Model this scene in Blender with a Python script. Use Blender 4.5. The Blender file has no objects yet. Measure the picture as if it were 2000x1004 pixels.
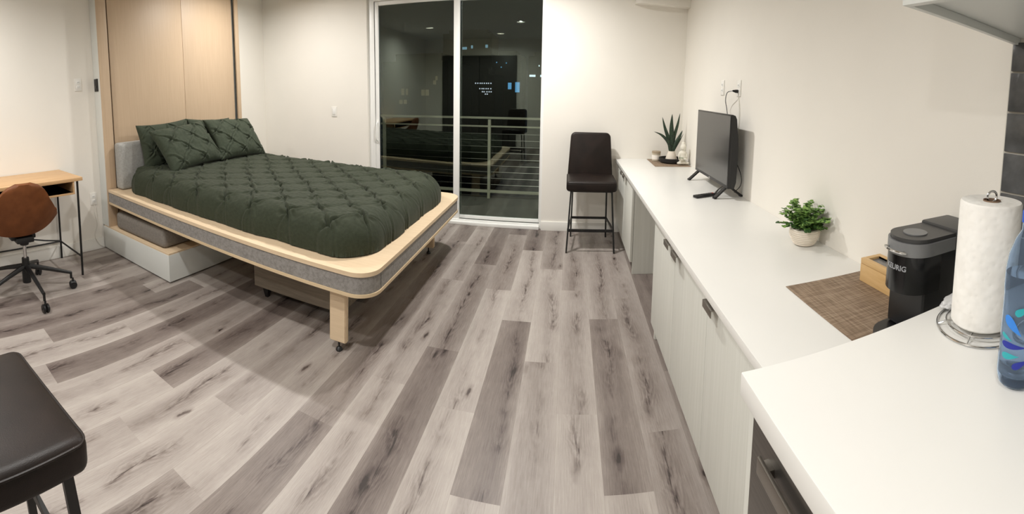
import bpy, bmesh, math, random
import numpy as np
from mathutils import Vector, Matrix, noise

SC = bpy.context.scene
COL = SC.collection

# ------------------------------------------------------------------ camera
# a phone panorama: a central cylindrical projection, tipped slightly down
YAW, PITCH, ROLL, FOC, CU, CV = 0.0712, -0.0876, -0.0212, 837.03, 1051.34, 249.43
EYE = 1.45
cam_data = bpy.data.cameras.new('camera')
cam = bpy.data.objects.new('camera', cam_data)
COL.objects.link(cam)
Rz = Matrix.Rotation(YAW, 3, 'Z'); Rx = Matrix.Rotation(PITCH, 3, 'X'); Ry = Matrix.Rotation(ROLL, 3, 'Y')
R = Rz @ Rx @ Ry
M = Matrix((R.col[0], R.col[2], -R.col[1])).transposed().to_4x4()
M.translation = Vector((0, 0, EYE))
cam.matrix_world = M
cam_data.type = 'PANO'
cam_data.panorama_type = 'CENTRAL_CYLINDRICAL'
cam_data.central_cylindrical_range_u_min = (0 - CU) / FOC
cam_data.central_cylindrical_range_u_max = (2000 - CU) / FOC
cam_data.central_cylindrical_range_v_min = -(1004 - CV) / FOC
cam_data.central_cylindrical_range_v_max = CV / FOC
cam_data.central_cylindrical_radius = 1.0
cam_data.clip_start = 0.02
cam_data.clip_end = 500
SC.camera = cam

# ------------------------------------------------------------------ colour, world
SC.view_settings.view_transform = 'Standard'
SC.view_settings.look = 'None'
SC.view_settings.gamma = 1
SC.view_settings.use_curve_mapping = False
SC.view_settings.exposure = 0.03
SC.cycles.max_bounces = 8
SC.cycles.diffuse_bounces = 5
SC.cycles.use_denoising = True
SC.cycles.sample_clamp_indirect = 4
world = bpy.data.worlds.new('night_sky')
SC.world = world
world.use_nodes = True
world.node_tree.nodes['Background'].inputs[0].default_value = (0.004, 0.005, 0.007, 1)
world.node_tree.nodes['Background'].inputs[1].default_value = 1.0

CEIL = 2.72
# recessed ceiling lamps of the room: x, y, watts
LAMPS = [(-0.50, 3.35, 55), (-2.80, 3.25, 34), (-0.95, 0.75, 37), (0.35, 0.1, 5), (-2.9, 0.2, 32), (-1.6, -0.9, 34)]
for lx, ly, lw in LAMPS:
    ld = bpy.data.lights.new('downlight_glow', 'AREA')
    ld.shape = 'DISK'; ld.size = 0.13; ld.energy = lw
    ld.color = (1.0, 0.982, 0.948)
    lo = bpy.data.objects.new('downlight_glow', ld)
    lo.location = (lx, ly, CEIL + 0.014)      # up inside the recessed can
    COL.objects.link(lo)

# ------------------------------------------------------------------ material helpers
def srgb(r, g, b):
    f = lambda c: (c / 255 / 12.92) if c / 255 <= 0.04045 else ((c / 255 + 0.055) / 1.055) ** 2.4
    return (f(r), f(g), f(b), 1)

class NT:
    def __init__(s, name):
        s.m = bpy.data.materials.new(name); s.m.use_nodes = True
        s.t = s.m.node_tree; s.p = s.t.nodes['Principled BSDF']
    def n(s, typ, **kw):
        nd = s.t.nodes.new(typ)
        for k, v in kw.items():
            if k.startswith('i_'):
                key = k[2:]
                key = int(key) if key.isdigit() else key.replace('_', ' ')
                nd.inputs[key].default_value = v
            else:
                setattr(nd, k, v)
        return nd
    def l(s, a, b): s.t.links.new(a, b)
    def coord(s, scale=(1, 1, 1), kind='Object'):
        tc = s.n('ShaderNodeTexCoord'); mp = s.n('ShaderNodeMapping'); mp.inputs['Scale'].default_value = scale
        s.l(tc.outputs[kind], mp.inputs['Vector']); return mp.outputs[0]
    def ramp(s, fac, stops):
        r = s.n('ShaderNodeValToRGB'); cr = r.color_ramp
        while len(cr.elements) < len(stops): cr.elements.new(0.5)
        for e, (p, c) in zip(cr.elements, stops): e.position = p; e.color = c
        s.l(fac, r.inputs[0]); return r.outputs[0]
    def bump(s, h, strength=0.2, dist=0.01):
        b = s.n('ShaderNodeBump'); b.inputs['Strength'].default_value = strength; b.inputs['Distance'].default_value = dist
        s.l(h, b.inputs['Height']); s.l(b.outputs[0], s.p.inputs['Normal'])
    def math(s, op, a, b=None):
        m = s.n('ShaderNodeMath', operation=op)
        for i, v in enumerate((a, b)):
            if v is None: continue
            if isinstance(v, (int, float)): m.inputs[i].default_value = v
            else: s.l(v, m.inputs[i])
        return m.outputs[0]
    def mix(s, fac, a, b, bt='MIX'):
        m = s.n('ShaderNodeMix', data_type='RGBA', blend_type=bt)
        for sock, v in ((m.inputs[0], fac), (m.inputs[6], a), (m.inputs[7], b)):
            if isinstance(v, (int, float)): sock.default_value = v
            elif isinstance(v, tuple): sock.default_value = v
            else: s.l(v, sock)
        return m.outputs[2]

def plain(name, col, rough=0.5, metal=0.0, nscale=0, nstr=0.0, var=0.04, spec=0.5, coat=0):
    m = NT(name)
    v = m.coord()
    nz = m.n('ShaderNodeTexNoise'); nz.inputs['Scale'].default_value = 3.0; m.l(v, nz.inputs['Vector'])
    c = srgb(*col)
    lo = tuple(x * (1 - var) for x in c[:3]) + (1,); hi = tuple(min(1, x * (1 + var)) for x in c[:3]) + (1,)
    m.l(m.ramp(nz.outputs['Fac'], [(0.3, lo), (0.7, hi)]), m.p.inputs['Base Color'])
    m.p.inputs['Roughness'].default_value = rough; m.p.inputs['Metallic'].default_value = metal
    m.p.inputs['Specular IOR Level'].default_value = spec
    if coat: m.p.inputs['Coat Weight'].default_value = coat
    if nstr:
        n2 = m.n('ShaderNodeTexNoise'); n2.inputs['Scale'].default_value = nscale; n2.inputs['Detail'].default_value = 4
        m.l(v, n2.inputs['Vector']); m.bump(n2.outputs['Fac'], nstr, 0.003)
    return m.m

def grain(name, c1, c2, scale, rough=0.5, bump=0.05, detail=6, distort=0.4):
    """long streaky wood or laminate; scale stretches the noise along its small axis"""
    m = NT(name); v = m.coord(scale)
    nz = m.n('ShaderNodeTexNoise'); nz.inputs['Scale'].default_value = 1.0; nz.inputs['Detail'].default_value = detail
    nz.inputs['Roughness'].default_value = 0.65; nz.inputs['Distortion'].default_value = distort
    m.l(v, nz.inputs['Vector'])
    m.l(m.ramp(nz.outputs['Fac'], [(0.3, srgb(*c1)), (0.7, srgb(*c2))]), m.p.inputs['Base Color'])
    m.p.inputs['Roughness'].default_value = rough
    m.bump(nz.outputs['Fac'], bump, 0.002)
    return m.m

def fabric(name, c1, c2, scale=700, rough=0.95, bump=0.3):
    m = NT(name); v = m.coord()
    a = m.n('ShaderNodeTexNoise'); a.inputs['Scale'].default_value = scale; a.inputs['Detail'].default_value = 2
    m.l(v, a.inputs['Vector'])
    b = m.n('ShaderNodeTexNoise'); b.inputs['Scale'].default_value = 60; b.inputs['Detail'].default_value = 3
    m.l(v, b.inputs['Vector'])
    f = m.math('ADD', m.math('MULTIPLY', a.outputs['Fac'], 0.6), m.math('MULTIPLY', b.outputs['Fac'], 0.4))
    m.l(m.ramp(f, [(0.38, srgb(*c1)), (0.62, srgb(*c2))]), m.p.inputs['Base Color'])
    m.p.inputs['Roughness'].default_value = rough
    m.p.inputs['Specular IOR Level'].default_value = 0.2
    m.p.inputs['Sheen Weight'].default_value = 0.06
    m.bump(a.outputs['Fac'], bump, 0.001)
    return m.m

def emit(name, col, strength):
    m = bpy.data.materials.new(name); m.use_nodes = True; t = m.node_tree; t.nodes.clear()
    e = t.nodes.new('ShaderNodeEmission'); e.inputs[0].default_value = srgb(*col); e.inputs[1].default_value = strength
    o = t.nodes.new('ShaderNodeOutputMaterial'); t.links.new(e.outputs[0], o.inputs[0]); return m

WALL = plain('wall_paint', (236, 232, 224), 0.75, nscale=180, nstr=0.05, var=0.01, spec=0.3)
CEILM = plain('ceiling_paint', (226, 224, 218), 0.85, var=0.01)
TRIM = plain('white_trim_paint', (236, 234, 228), 0.4, var=0.01)
LACQ = plain('white_lacquer', (214, 216, 212), 0.4, var=0.015)
VINYL = plain('white_vinyl_frame', (238, 238, 235), 0.35, var=0.01)
BLACKM = plain('black_powder_coat', (14, 14, 15), 0.42, var=0.1)
BLACKP = plain('black_plastic', (16, 16, 18), 0.35, var=0.1)
BLACKG = plain('gloss_black_plastic', (8, 9, 12), 0.18, var=0.1)
DARKG = plain('dark_grey_plastic', (62, 62, 62), 0.4, var=0.05)
MIDG = plain('mid_grey_plastic', (122, 123, 124), 0.38, var=0.05)
CHROME = plain('chrome', (205, 205, 205), 0.15, 1.0)
NICKEL = plain('brushed_nickel', (150, 145, 138), 0.38, 1.0, var=0.08)
CER = plain('cream_ceramic', (226, 216, 202), 0.6, nscale=120, nstr=0.2)
QUARTZ = plain('white_quartz', (230, 229, 225), 0.32, var=0.012)
LEATH = None
CLOSET = grain('pale_maple_veneer', (193, 168, 140), (203, 179, 151), (90, 90, 2.2), 0.5, 0.02)
PLY = grain('pale_plywood', (212, 188, 156), (224, 201, 170), (3, 40, 40), 0.45, 0.03)
PLYEDGE = grain('plywood_edge', (204, 180, 144), (216, 194, 160), (3, 3, 160), 0.5, 0.03)
OAK = grain('golden_oak', (190, 150, 106), (210, 174, 130), (30, 2.2, 30), 0.45, 0.05)
GREYOAK = grain('grey_oak', (112, 102, 90), (144, 133, 118), (2.5, 40, 30), 0.6, 0.06)
LAMI = grain('streaked_pale_laminate', (204, 204, 196), (215, 215, 208), (60, 60, 0.9), 0.45, 0.02, 4, 0.2)
BAMBOO = grain('bamboo', (200, 162, 108), (218, 184, 132), (50, 4, 50), 0.45, 0.05)
GREYFAB = fabric('grey_woven_upholstery', (120, 116, 112), (154, 150, 146), 500)
HEADFAB = fabric('pale_grey_upholstery', (150, 149, 145), (172, 171, 167), 500)
CUSHFAB = fabric('warm_grey_upholstery', (118, 112, 106), (140, 134, 126), 500)
GREEN = fabric('dark_green_cotton', (43, 49, 36), (56, 61, 47), 420, 0.8, 0.12)
GREEN2 = fabric('dark_green_cotton_pillowcase', (50, 57, 44), (64, 71, 57), 420, 0.8, 0.12)

def leather(name, c1, c2, rough=0.42):
    m = NT(name); v = m.coord()
    vo = m.n('ShaderNodeTexVoronoi'); vo.inputs['Scale'].default_value = 420; m.l(v, vo.inputs['Vector'])
    nz = m.n('ShaderNodeTexNoise'); nz.inputs['Scale'].default_value = 9; nz.inputs['Detail'].default_value = 5; m.l(v, nz.inputs['Vector'])
    m.l(m.ramp(nz.outputs['Fac'], [(0.35, srgb(*c1)), (0.68, srgb(*c2))]), m.p.inputs['Base Color'])
    m.p.inputs['Roughness'].default_value = rough
    m.p.inputs['Specular IOR Level'].default_value = 0.28
    m.bump(vo.outputs['Distance'], 0.12, 0.002)
    return m.m
LEATH = leather('dark_brown_leather', (26, 19, 16), (36, 27, 23), 0.44)
TAN = leather('cognac_brown_leather', (100, 56, 26), (122, 72, 38), 0.5)

def floor_mat():
    m = NT('grey_wood_planks')
    at = m.n('ShaderNodeAttribute', attribute_name='plank')      # r tone, g/b random offsets
    sp = m.n('ShaderNodeSeparateColor'); m.l(at.outputs['Color'], sp.inputs[0])
    uv = m.n('ShaderNodeUVMap'); uv.uv_map = 'UVMap'
    su = m.n('ShaderNodeSeparateXYZ'); m.l(uv.outputs[0], su.inputs[0])
    offx = m.math('MULTIPLY', sp.outputs[1], 37.0); offy = m.math('MULTIPLY', sp.outputs[2], 53.0)
    def vec(sx, sy, w=None):
        c = m.n('ShaderNodeCombineXYZ')
        m.l(m.math('ADD', m.math('MULTIPLY', su.outputs[0], sx), offx), c.inputs[0])
        m.l(m.math('ADD', m.math('MULTIPLY', su.outputs[1], sy), offy), c.inputs[1])
        return c.outputs[0]
    def noi(v, scale, detail, dist=0.0, rough=0.6):
        n = m.n('ShaderNodeTexNoise'); n.inputs['Scale'].default_value = scale; n.inputs['Detail'].default_value = detail
        n.inputs['Distortion'].default_value = dist; n.inputs['Roughness'].default_value = rough
        m.l(v, n.inputs['Vector']); return n.outputs['Fac']
    fine = noi(vec(1, 0.035), 230, 6, 0.2, 0.75)         # fine lengthwise grain (metres)
    broad = noi(vec(1, 0.10), 11, 3, 0.5, 0.5)           # soft cloudy streaks
    mott = noi(vec(1, 0.5), 26, 4, 0.4, 0.6)             # faint mottling
    # the heart of each board wanders along its length
    wand = noi(vec(0.0, 1.0), 1.9, 2)
    un = m.math('SUBTRACT', m.math('DIVIDE', su.outputs[0], 0.183), 0.5)
    s0 = m.math('ADD', un, m.math('MULTIPLY', m.math('SUBTRACT', wand, 0.5), 0.75))
    s0 = m.math('ADD', s0, m.math('MULTIPLY', m.math('SUBTRACT', sp.outputs[1], 0.5), 0.35))
    s0 = m.math('ADD', s0, m.math('MULTIPLY', m.math('SUBTRACT', mott, 0.5), 0.06))
    sa = m.math('ABSOLUTE', s0)
    def gauss(x, w): 
        q = m.math('DIVIDE', x, w); return m.math('POWER', 2.718, m.math('MULTIPLY', m.math('MULTIPLY', q, q), -1.0))
    patch = m.ramp(noi(vec(0.3, 1.0), 3.2, 2), [(0.42, (0, 0, 0, 1)), (0.62, (1, 1, 1, 1))])
    shade = m.math('MULTIPLY', gauss(sa, 0.26), m.math('ADD', 0.35, m.math('MULTIPLY', patch, 0.75)))
    streak = m.ramp(noi(vec(1, 0.10), 120, 4, 0.3), [(0.45, (0, 0, 0, 1)), (0.62, (1, 1, 1, 1))])
    heart = m.math('MULTIPLY', m.math('MULTIPLY', gauss(sa, 0.055), streak), patch)
    # cathedral figure: nested arches about the heart
    arch = m.math('SUBTRACT', m.math('ADD', m.math('MULTIPLY', su.outputs[1], 7.0), m.math('MULTIPLY', sp.outputs[2], 9.0)), m.math('MULTIPLY', m.math('MULTIPLY', sa, sa), 24.0))
    arch = m.math('ADD', arch, m.math('MULTIPLY', mott, 1.6))
    arch = m.math('MULTIPLY', m.math('MULTIPLY', m.math('SINE', m.math('MULTIPLY', arch, 9.0)), gauss(sa, 0.22)), patch)
    # knots: sparse elongated cells with a dark heart
    vo = m.n('ShaderNodeTexVoronoi'); vo.inputs['Scale'].default_value = 2.0; vo.inputs['Randomness'].default_value = 0.9
    wob = noi(vec(1, 0.5), 24, 4)
    cv = m.n('ShaderNodeCombineXYZ')
    m.l(m.math('ADD', m.math('ADD', m.math('MULTIPLY', su.outputs[0], 4.2), offx), m.math('MULTIPLY', wob, 0.16)), cv.inputs[0])
    m.l(m.math('ADD', m.math('ADD', m.math('MULTIPLY', su.outputs[1], 1.25), offy), m.math('MULTIPLY', wob, 0.12)), cv.inputs[1])
    m.l(cv.outputs[0], vo.inputs['Vector'])
    knot = m.ramp(vo.outputs['Distance'], [(0.0, (1, 1, 1, 1)), (0.04, (0.85, 0.85, 0.85, 1)), (0.08, (0.28, 0.28, 0.28, 1)), (0.19, (0, 0, 0, 1))])
    knot = m.math('MULTIPLY', knot, m.math('ADD', 0.15, m.math('MULTIPLY', fine, 1.4)))
    ux = m.math('ABSOLUTE', un)
    edge = m.math('POWER', m.math('MULTIPLY', ux, 2.0), 3.0)
    t = m.math('MULTIPLY', sp.outputs[0], 1.0)
    t = m.math('ADD', t, m.math('MULTIPLY', m.math('SUBTRACT', broad, 0.5), 0.42))
    t = m.math('ADD', t, m.math('MULTIPLY', m.math('SUBTRACT', mott, 0.5), 0.16))
    t = m.math('ADD', t, m.math('MULTIPLY', m.math('SUBTRACT', fine, 0.5), 0.62))
    t = m.math('ADD', t, m.math('MULTIPLY', arch, 0.085))
    t = m.math('ADD', t, m.math('MULTIPLY', edge, 0.10))
    t = m.math('SUBTRACT', t, m.math('MULTIPLY', shade, 0.17))
    t = m.math('SUBTRACT', t, m.math('MULTIPLY', heart, 0.52))
    t = m.math('SUBTRACT', t, m.math('MULTIPLY', knot, 0.85))
    col = m.ramp(t, [(0.0, srgb(52, 44, 41)), (0.25, srgb(92, 81, 77)), (0.5, srgb(124, 114, 108)), (0.72, srgb(150, 141, 135)), (1.0, srgb(174, 166, 159))])
    # thin dark bevel at the seams
    e2 = m.math('GREATER_THAN', ux, 0.495)
    col = m.mix(m.math('MULTIPLY', e2, 0.25), col, srgb(90, 80, 74))
    m.l(col, m.p.inputs['Base Color'])
    m.p.inputs['Roughness'].default_value = 0.42
    m.p.inputs['Specular IOR Level'].default_value = 0.4
    m.bump(fine, 0.12, 0.002)
    return m.m
FLOORM = floor_mat()

def weave(name):
    m = NT(name); v = m.coord()
    w1 = m.n('ShaderNodeTexWave', bands_direction='X'); w1.inputs['Scale'].default_value = 130; w1.inputs['Distortion'].default_value = 0.6
    w2 = m.n('ShaderNodeTexWave', bands_direction='Y'); w2.inputs['Scale'].default_value = 130; w2.inputs['Distortion'].default_value = 0.6
    n1 = m.n('ShaderNodeTexNoise'); n1.inputs['Scale'].default_value = 1; n1.inputs['Detail'].default_value = 3
    mp = m.coord((160, 9, 1)); m.l(mp, n1.inputs['Vector'])
    n2 = m.n('ShaderNodeTexNoise'); n2.inputs['Scale'].default_value = 1; n2.inputs['Detail'].default_value = 3
    m.l(m.coord((9, 160, 1)), n2.inputs['Vector'])
    m.l(v, w1.inputs['Vector']); m.l(v, w2.inputs['Vector'])
    f = m.math('ADD', m.math('MULTIPLY', n1.outputs['Fac'], 0.5), m.math('MULTIPLY', n2.outputs['Fac'], 0.5))
    f = m.math('ADD', f, m.math('MULTIPLY', m.math('SUBTRACT', m.math('MULTIPLY', w1.outputs['Fac'], w2.outputs['Fac']), 0.25), 0.16))
    m.l(m.ramp(f, [(0.36, srgb(108, 88, 70)), (0.5, srgb(134, 114, 94)), (0.66, srgb(158, 139, 118))]), m.p.inputs['Base Color'])
    m.p.inputs['Roughness'].default_value = 0.7
    m.bump(f, 0.4, 0.002)
    return m.m
WEAVE = weave('brown_woven_vinyl')

def leafmat(name, c1, c2, scale=30, rough=0.45):
    m = NT(name); v = m.coord()
    n = m.n('ShaderNodeTexNoise'); n.inputs['Scale'].default_value = scale; n.inputs['Detail'].default_value = 3; m.l(v, n.inputs['Vector'])
    m.l(m.ramp(n.outputs['Fac'], [(0.35, srgb(*c1)), (0.65, srgb(*c2))]), m.p.inputs['Base Color'])
    m.p.inputs['Roughness'].default_value = rough
    return m.m
SNAKE = leafmat('snake_leaf', (18, 34, 22), (40, 62, 40), 60)
LEAF = leafmat('small_leaf', (84, 124, 50), (132, 166, 86), 25, 0.6)
LEAFD = leafmat('small_leaf_dark', (44, 78, 34), (78, 112, 52), 25, 0.6)

def glass_mat(name='window_glass', tint=(0.86, 0.9, 0.88, 1), refl=0.07):
    m = bpy.data.materials.new(name); m.use_nodes = True; t = m.node_tree; t.nodes.clear()
    tr = t.nodes.new('ShaderNodeBsdfTransparent'); tr.inputs[0].default_value = tint
    gl = t.nodes.new('ShaderNodeBsdfGlossy'); gl.inputs['Roughness'].default_value = 0.0; gl.inputs[0].default_value = (0.85, 0.95, 0.85, 1)
    lw = t.nodes.new('ShaderNodeLayerWeight'); lw.inputs[0].default_value = 0.15
    mt = t.nodes.new('ShaderNodeMath'); mt.operation = 'MULTIPLY_ADD'; mt.inputs[1].default_value = 0.5; mt.inputs[2].default_value = refl
    t.links.new(lw.outputs['Fresnel'], mt.inputs[0])
    mt.inputs[1].default_value = 0.35
    mx = t.nodes.new('ShaderNodeMixShader'); t.links.new(mt.outputs[0], mx.inputs[0])
    t.links.new(tr.outputs[0], mx.inputs[1]); t.links.new(gl.outputs[0], mx.inputs[2])
    o = t.nodes.new('ShaderNodeOutputMaterial'); t.links.new(mx.outputs[0], o.inputs[0])
    return m
GLASS = glass_mat()

# ------------------------------------------------------------------ mesh helpers
class MB:
    """collects shapes and links them as one mesh object"""
    def __init__(s): s.v = []; s.f = []; s.mi = []
    def add(s, verts, faces, mi=0):
        o = len(s.v); s.v += [tuple(v) for v in verts]; s.f += [tuple(i + o for i in f) for f in faces]; s.mi += [mi] * len(faces); return s
    def from_bm(s, bm, mi=0, mat=None):
        bm.verts.index_update()
        vs = [(mat @ v.co if mat else v.co.copy()) for v in bm.verts]
        s.add(vs, [[v.index for v in f.verts] for f in bm.faces], mi); bm.free(); return s
    def box(s, x0, x1, y0, y1, z0, z1, bev=0.0, seg=2, mi=0, mat=None):
        bm = bmesh.new(); bmesh.ops.create_cube(bm, size=1)
        for v in bm.verts:
            v.co = Vector(((x0 + x1) / 2 + v.co.x * (x1 - x0), (y0 + y1) / 2 + v.co.y * (y1 - y0), (z0 + z1) / 2 + v.co.z * (z1 - z0)))
        if bev > 0:
            bev = min(bev, 0.49 * min(abs(x1 - x0), abs(y1 - y0), abs(z1 - z0)))
            bmesh.ops.bevel(bm, geom=bm.edges[:], offset=bev, segments=seg, affect='EDGES', profile=0.6)
        bmesh.ops.recalc_face_normals(bm, faces=bm.faces[:])
        return s.from_bm(bm, mi, mat)
    def tube(s, pts, r, n=10, mi=0, caps=True, closed=False):
        pts = [Vector(p) for p in pts]; rr = r if isinstance(r, (list, tuple)) else [r] * len(pts)
        m = len(pts); rings = []; prev = None
        for i, p in enumerate(pts):
            if closed: d = pts[(i + 1) % m] - pts[i - 1]
            elif i == 0: d = pts[1] - p
            elif i == m - 1: d = p - pts[-2]
            else: d = (pts[i + 1] - p).normalized() + (p - pts[i - 1]).normalized()
            d.normalize()
            if prev is None:
                a = Vector((0, 0, 1)) if abs(d.z) < 0.9 else Vector((1, 0, 0)); u = d.cross(a).normalized()
            else:
                u = (prev - d * prev.dot(d)).normalized()
            prev = u; w = d.cross(u)
            rings.append([p + (u * math.cos(2 * math.pi * k / n) + w * math.sin(2 * math.pi * k / n)) * rr[i] for k in range(n)])
        vs = [v for rg in rings for v in rg]; fs = []
        for i in range(m if closed else m - 1):
            j = (i + 1) % m
            for k in range(n):
                fs.append((i * n + k, i * n + (k + 1) % n, j * n + (k + 1) % n, j * n + k))
        if caps and not closed:
            fs.append(tuple(range(n))[::-1]); fs.append(tuple((m - 1) * n + k for k in range(n)))
        return s.add(vs, fs, mi)
    def bar(s, a, b, w, h, mi=0, up=(0, 0, 1)):
        """rectangular bar from a to b"""
        a = Vector(a); b = Vector(b); d = (b - a).normalized(); up = Vector(up)
        if abs(d.dot(up)) > 0.95: up = Vector((0, 1, 0))
        u = d.cross(up).normalized() * w / 2; v = u.cross(d).normalized() * h / 2
        vs = [p + x * u + y * v for p in (a, b) for x, y in ((-1, -1), (1, -1), (1, 1), (-1, 1))]
        return s.add(vs, [(0, 1, 2, 3)[::-1], (4, 5, 6, 7), (0, 1, 5, 4), (1, 2, 6, 5), (2, 3, 7, 6), (3, 0, 4, 7)], mi)
    def lathe(s, prof, c=(0, 0, 0), n=40, mi=0, wob=None):
        vs = []; fs = []; m = len(prof)
        for i, (r, z) in enumerate(prof):
            for k in range(n):
                a = 2 * math.pi * k / n; q = r * (1 + (wob(a, z) if wob else 0))
                vs.append((c[0] + q * math.cos(a), c[1] + q * math.sin(a), c[2] + z))
        for i in range(m - 1):
            for k in range(n): fs.append((i * n + k, i * n + (k + 1) % n, (i + 1) * n + (k + 1) % n, (i + 1) * n + k))
        if prof[0][0] > 1e-6: fs.append(tuple(range(n))[::-1])
        if prof[-1][0] > 1e-6: fs.append(tuple((m - 1) * n + k for k in range(n)))
        return s.add(vs, fs, mi)
    def prism(s, outline, z0, z1, mi=0):
        n = len(outline)
        vs = [(x, y, z0) for x, y in outline] + [(x, y, z1) for x, y in outline]
        fs = [tuple(range(n))[::-1], tuple(range(n, 2 * n))] + [(k, (k + 1) % n, (k + 1) % n + n, k + n) for k in range(n)]
        return s.add(vs, fs, mi)
    def grid(s, P, mi=0, close_u=False):
        nu, nv = len(P), len(P[0]); vs = [p for row in P for p in row]; fs = []
        for i in range(nu if close_u else nu - 1):
            for j in range(nv - 1):
                a = i * nv + j; b = ((i + 1) % nu) * nv + j
                fs.append((a, b, b + 1, a + 1))
        return s.add(vs, fs, mi)
    def map(s, fn):
        s.v = [tuple(fn(Vector(v))) for v in s.v]; return s
    def build(s, name, mat, parent=None, smooth=35, loc=None):
        me = bpy.data.meshes.new(name); me.from_pydata(s.v, [], s.f); me.update()
        mats = mat if isinstance(mat, (list, tuple)) else [mat]
        for q in mats: me.materials.append(q)
        if len(mats) > 1: me.polygons.foreach_set('material_index', s.mi)
        bm = bmesh.new(); bm.from_mesh(me)
        bmesh.ops.remove_doubles(bm, verts=bm.verts[:], dist=1e-6)
        bmesh.ops.recalc_face_normals(bm, faces=bm.faces[:])
        if smooth:
            for f in bm.faces: f.smooth = True
            for e in bm.edges:
                if len(e.link_faces) == 2 and e.calc_face_angle(0) > math.radians(smooth): e.smooth = False
        bm.to_mesh(me); bm.free()
        o = bpy.data.objects.new(name, me); COL.objects.link(o)
        if parent is not None:
            o.parent = parent
            o.matrix_parent_inverse = PINV.get(parent.name, Matrix.Identity(4))
        return o

PINV = {}
def thing(name, label, cat, loc, group=None, kind=None):
    """an Empty at the thing's base; parts are built in world coordinates and keep them"""
    o = bpy.data.objects.new(name, None); COL.objects.link(o); o.location = loc
    o.empty_display_size = 0.1
    o['label'] = label; o['category'] = cat
    if group: o['group'] = group
    if kind: o['kind'] = kind
    PINV[o.name] = Matrix.Translation(Vector(loc)).inverted()
    return o
def tag(o, label, cat, group=None, kind=None):
    o['label'] = label; o['category'] = cat
    if group: o['group'] = group
    if kind: o['kind'] = kind
    return o
def structure(o, label=None, cat=None):
    o['kind'] = 'structure'
    if label: o['label'] = label
    if cat: o['category'] = cat
    return o
def sub(o, mb, name, mat, smooth=35):
    """a sub-part under part o"""
    c = mb.build(name, mat, None, smooth); c.parent = o
    w = o.matrix_parent_inverse.copy()
    root = o.parent
    c.matrix_parent_inverse = (Matrix.Translation(root.location) @ w).inverted() if root else Matrix.Identity(4)
    return c
def rrect(x0, x1, y0, y1, r, n=8, corners=(1, 1, 1, 1)):
    """rounded rectangle outline; corners = (x0y0, x1y0, x1y1, x0y1)"""
    pts = []
    for (cx, cy, a0, on) in ((x0, y0, 180, corners[0]), (x1, y0, 270, corners[1]), (x1, y1, 0, corners[2]), (x0, y1, 90, corners[3])):
        sx = 1 if cx == x0 else -1; sy = 1 if cy == y0 else -1
        if not on: pts.append((cx, cy)); continue
        for k in range(n + 1):
            a = math.radians(a0 + 90 * k / n)
            pts.append((cx + sx * r + r * math.cos(a), cy + sy * r + r * math.sin(a)))
    return pts
def catmull(pts, n=8):
    pts = [Vector(p) for p in pts]; out = []
    P = [pts[0]] + pts + [pts[-1]]
    for i in range(1, len(P) - 2):
        for k in range(n):
            t = k / n; a, b, c, d = P[i - 1], P[i], P[i + 1], P[i + 2]
            out.append(0.5 * ((2 * b) + (-a + c) * t + (2 * a - 5 * b + 4 * c - d) * t * t + (-a + 3 * b - 3 * c + d) * t ** 3))
    out.append(pts[-1]); return out

XW, YW, XL, YB = 1.179, 4.341, -3.718, -1.9      # right wall, window wall, left wall, back wall

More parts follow.
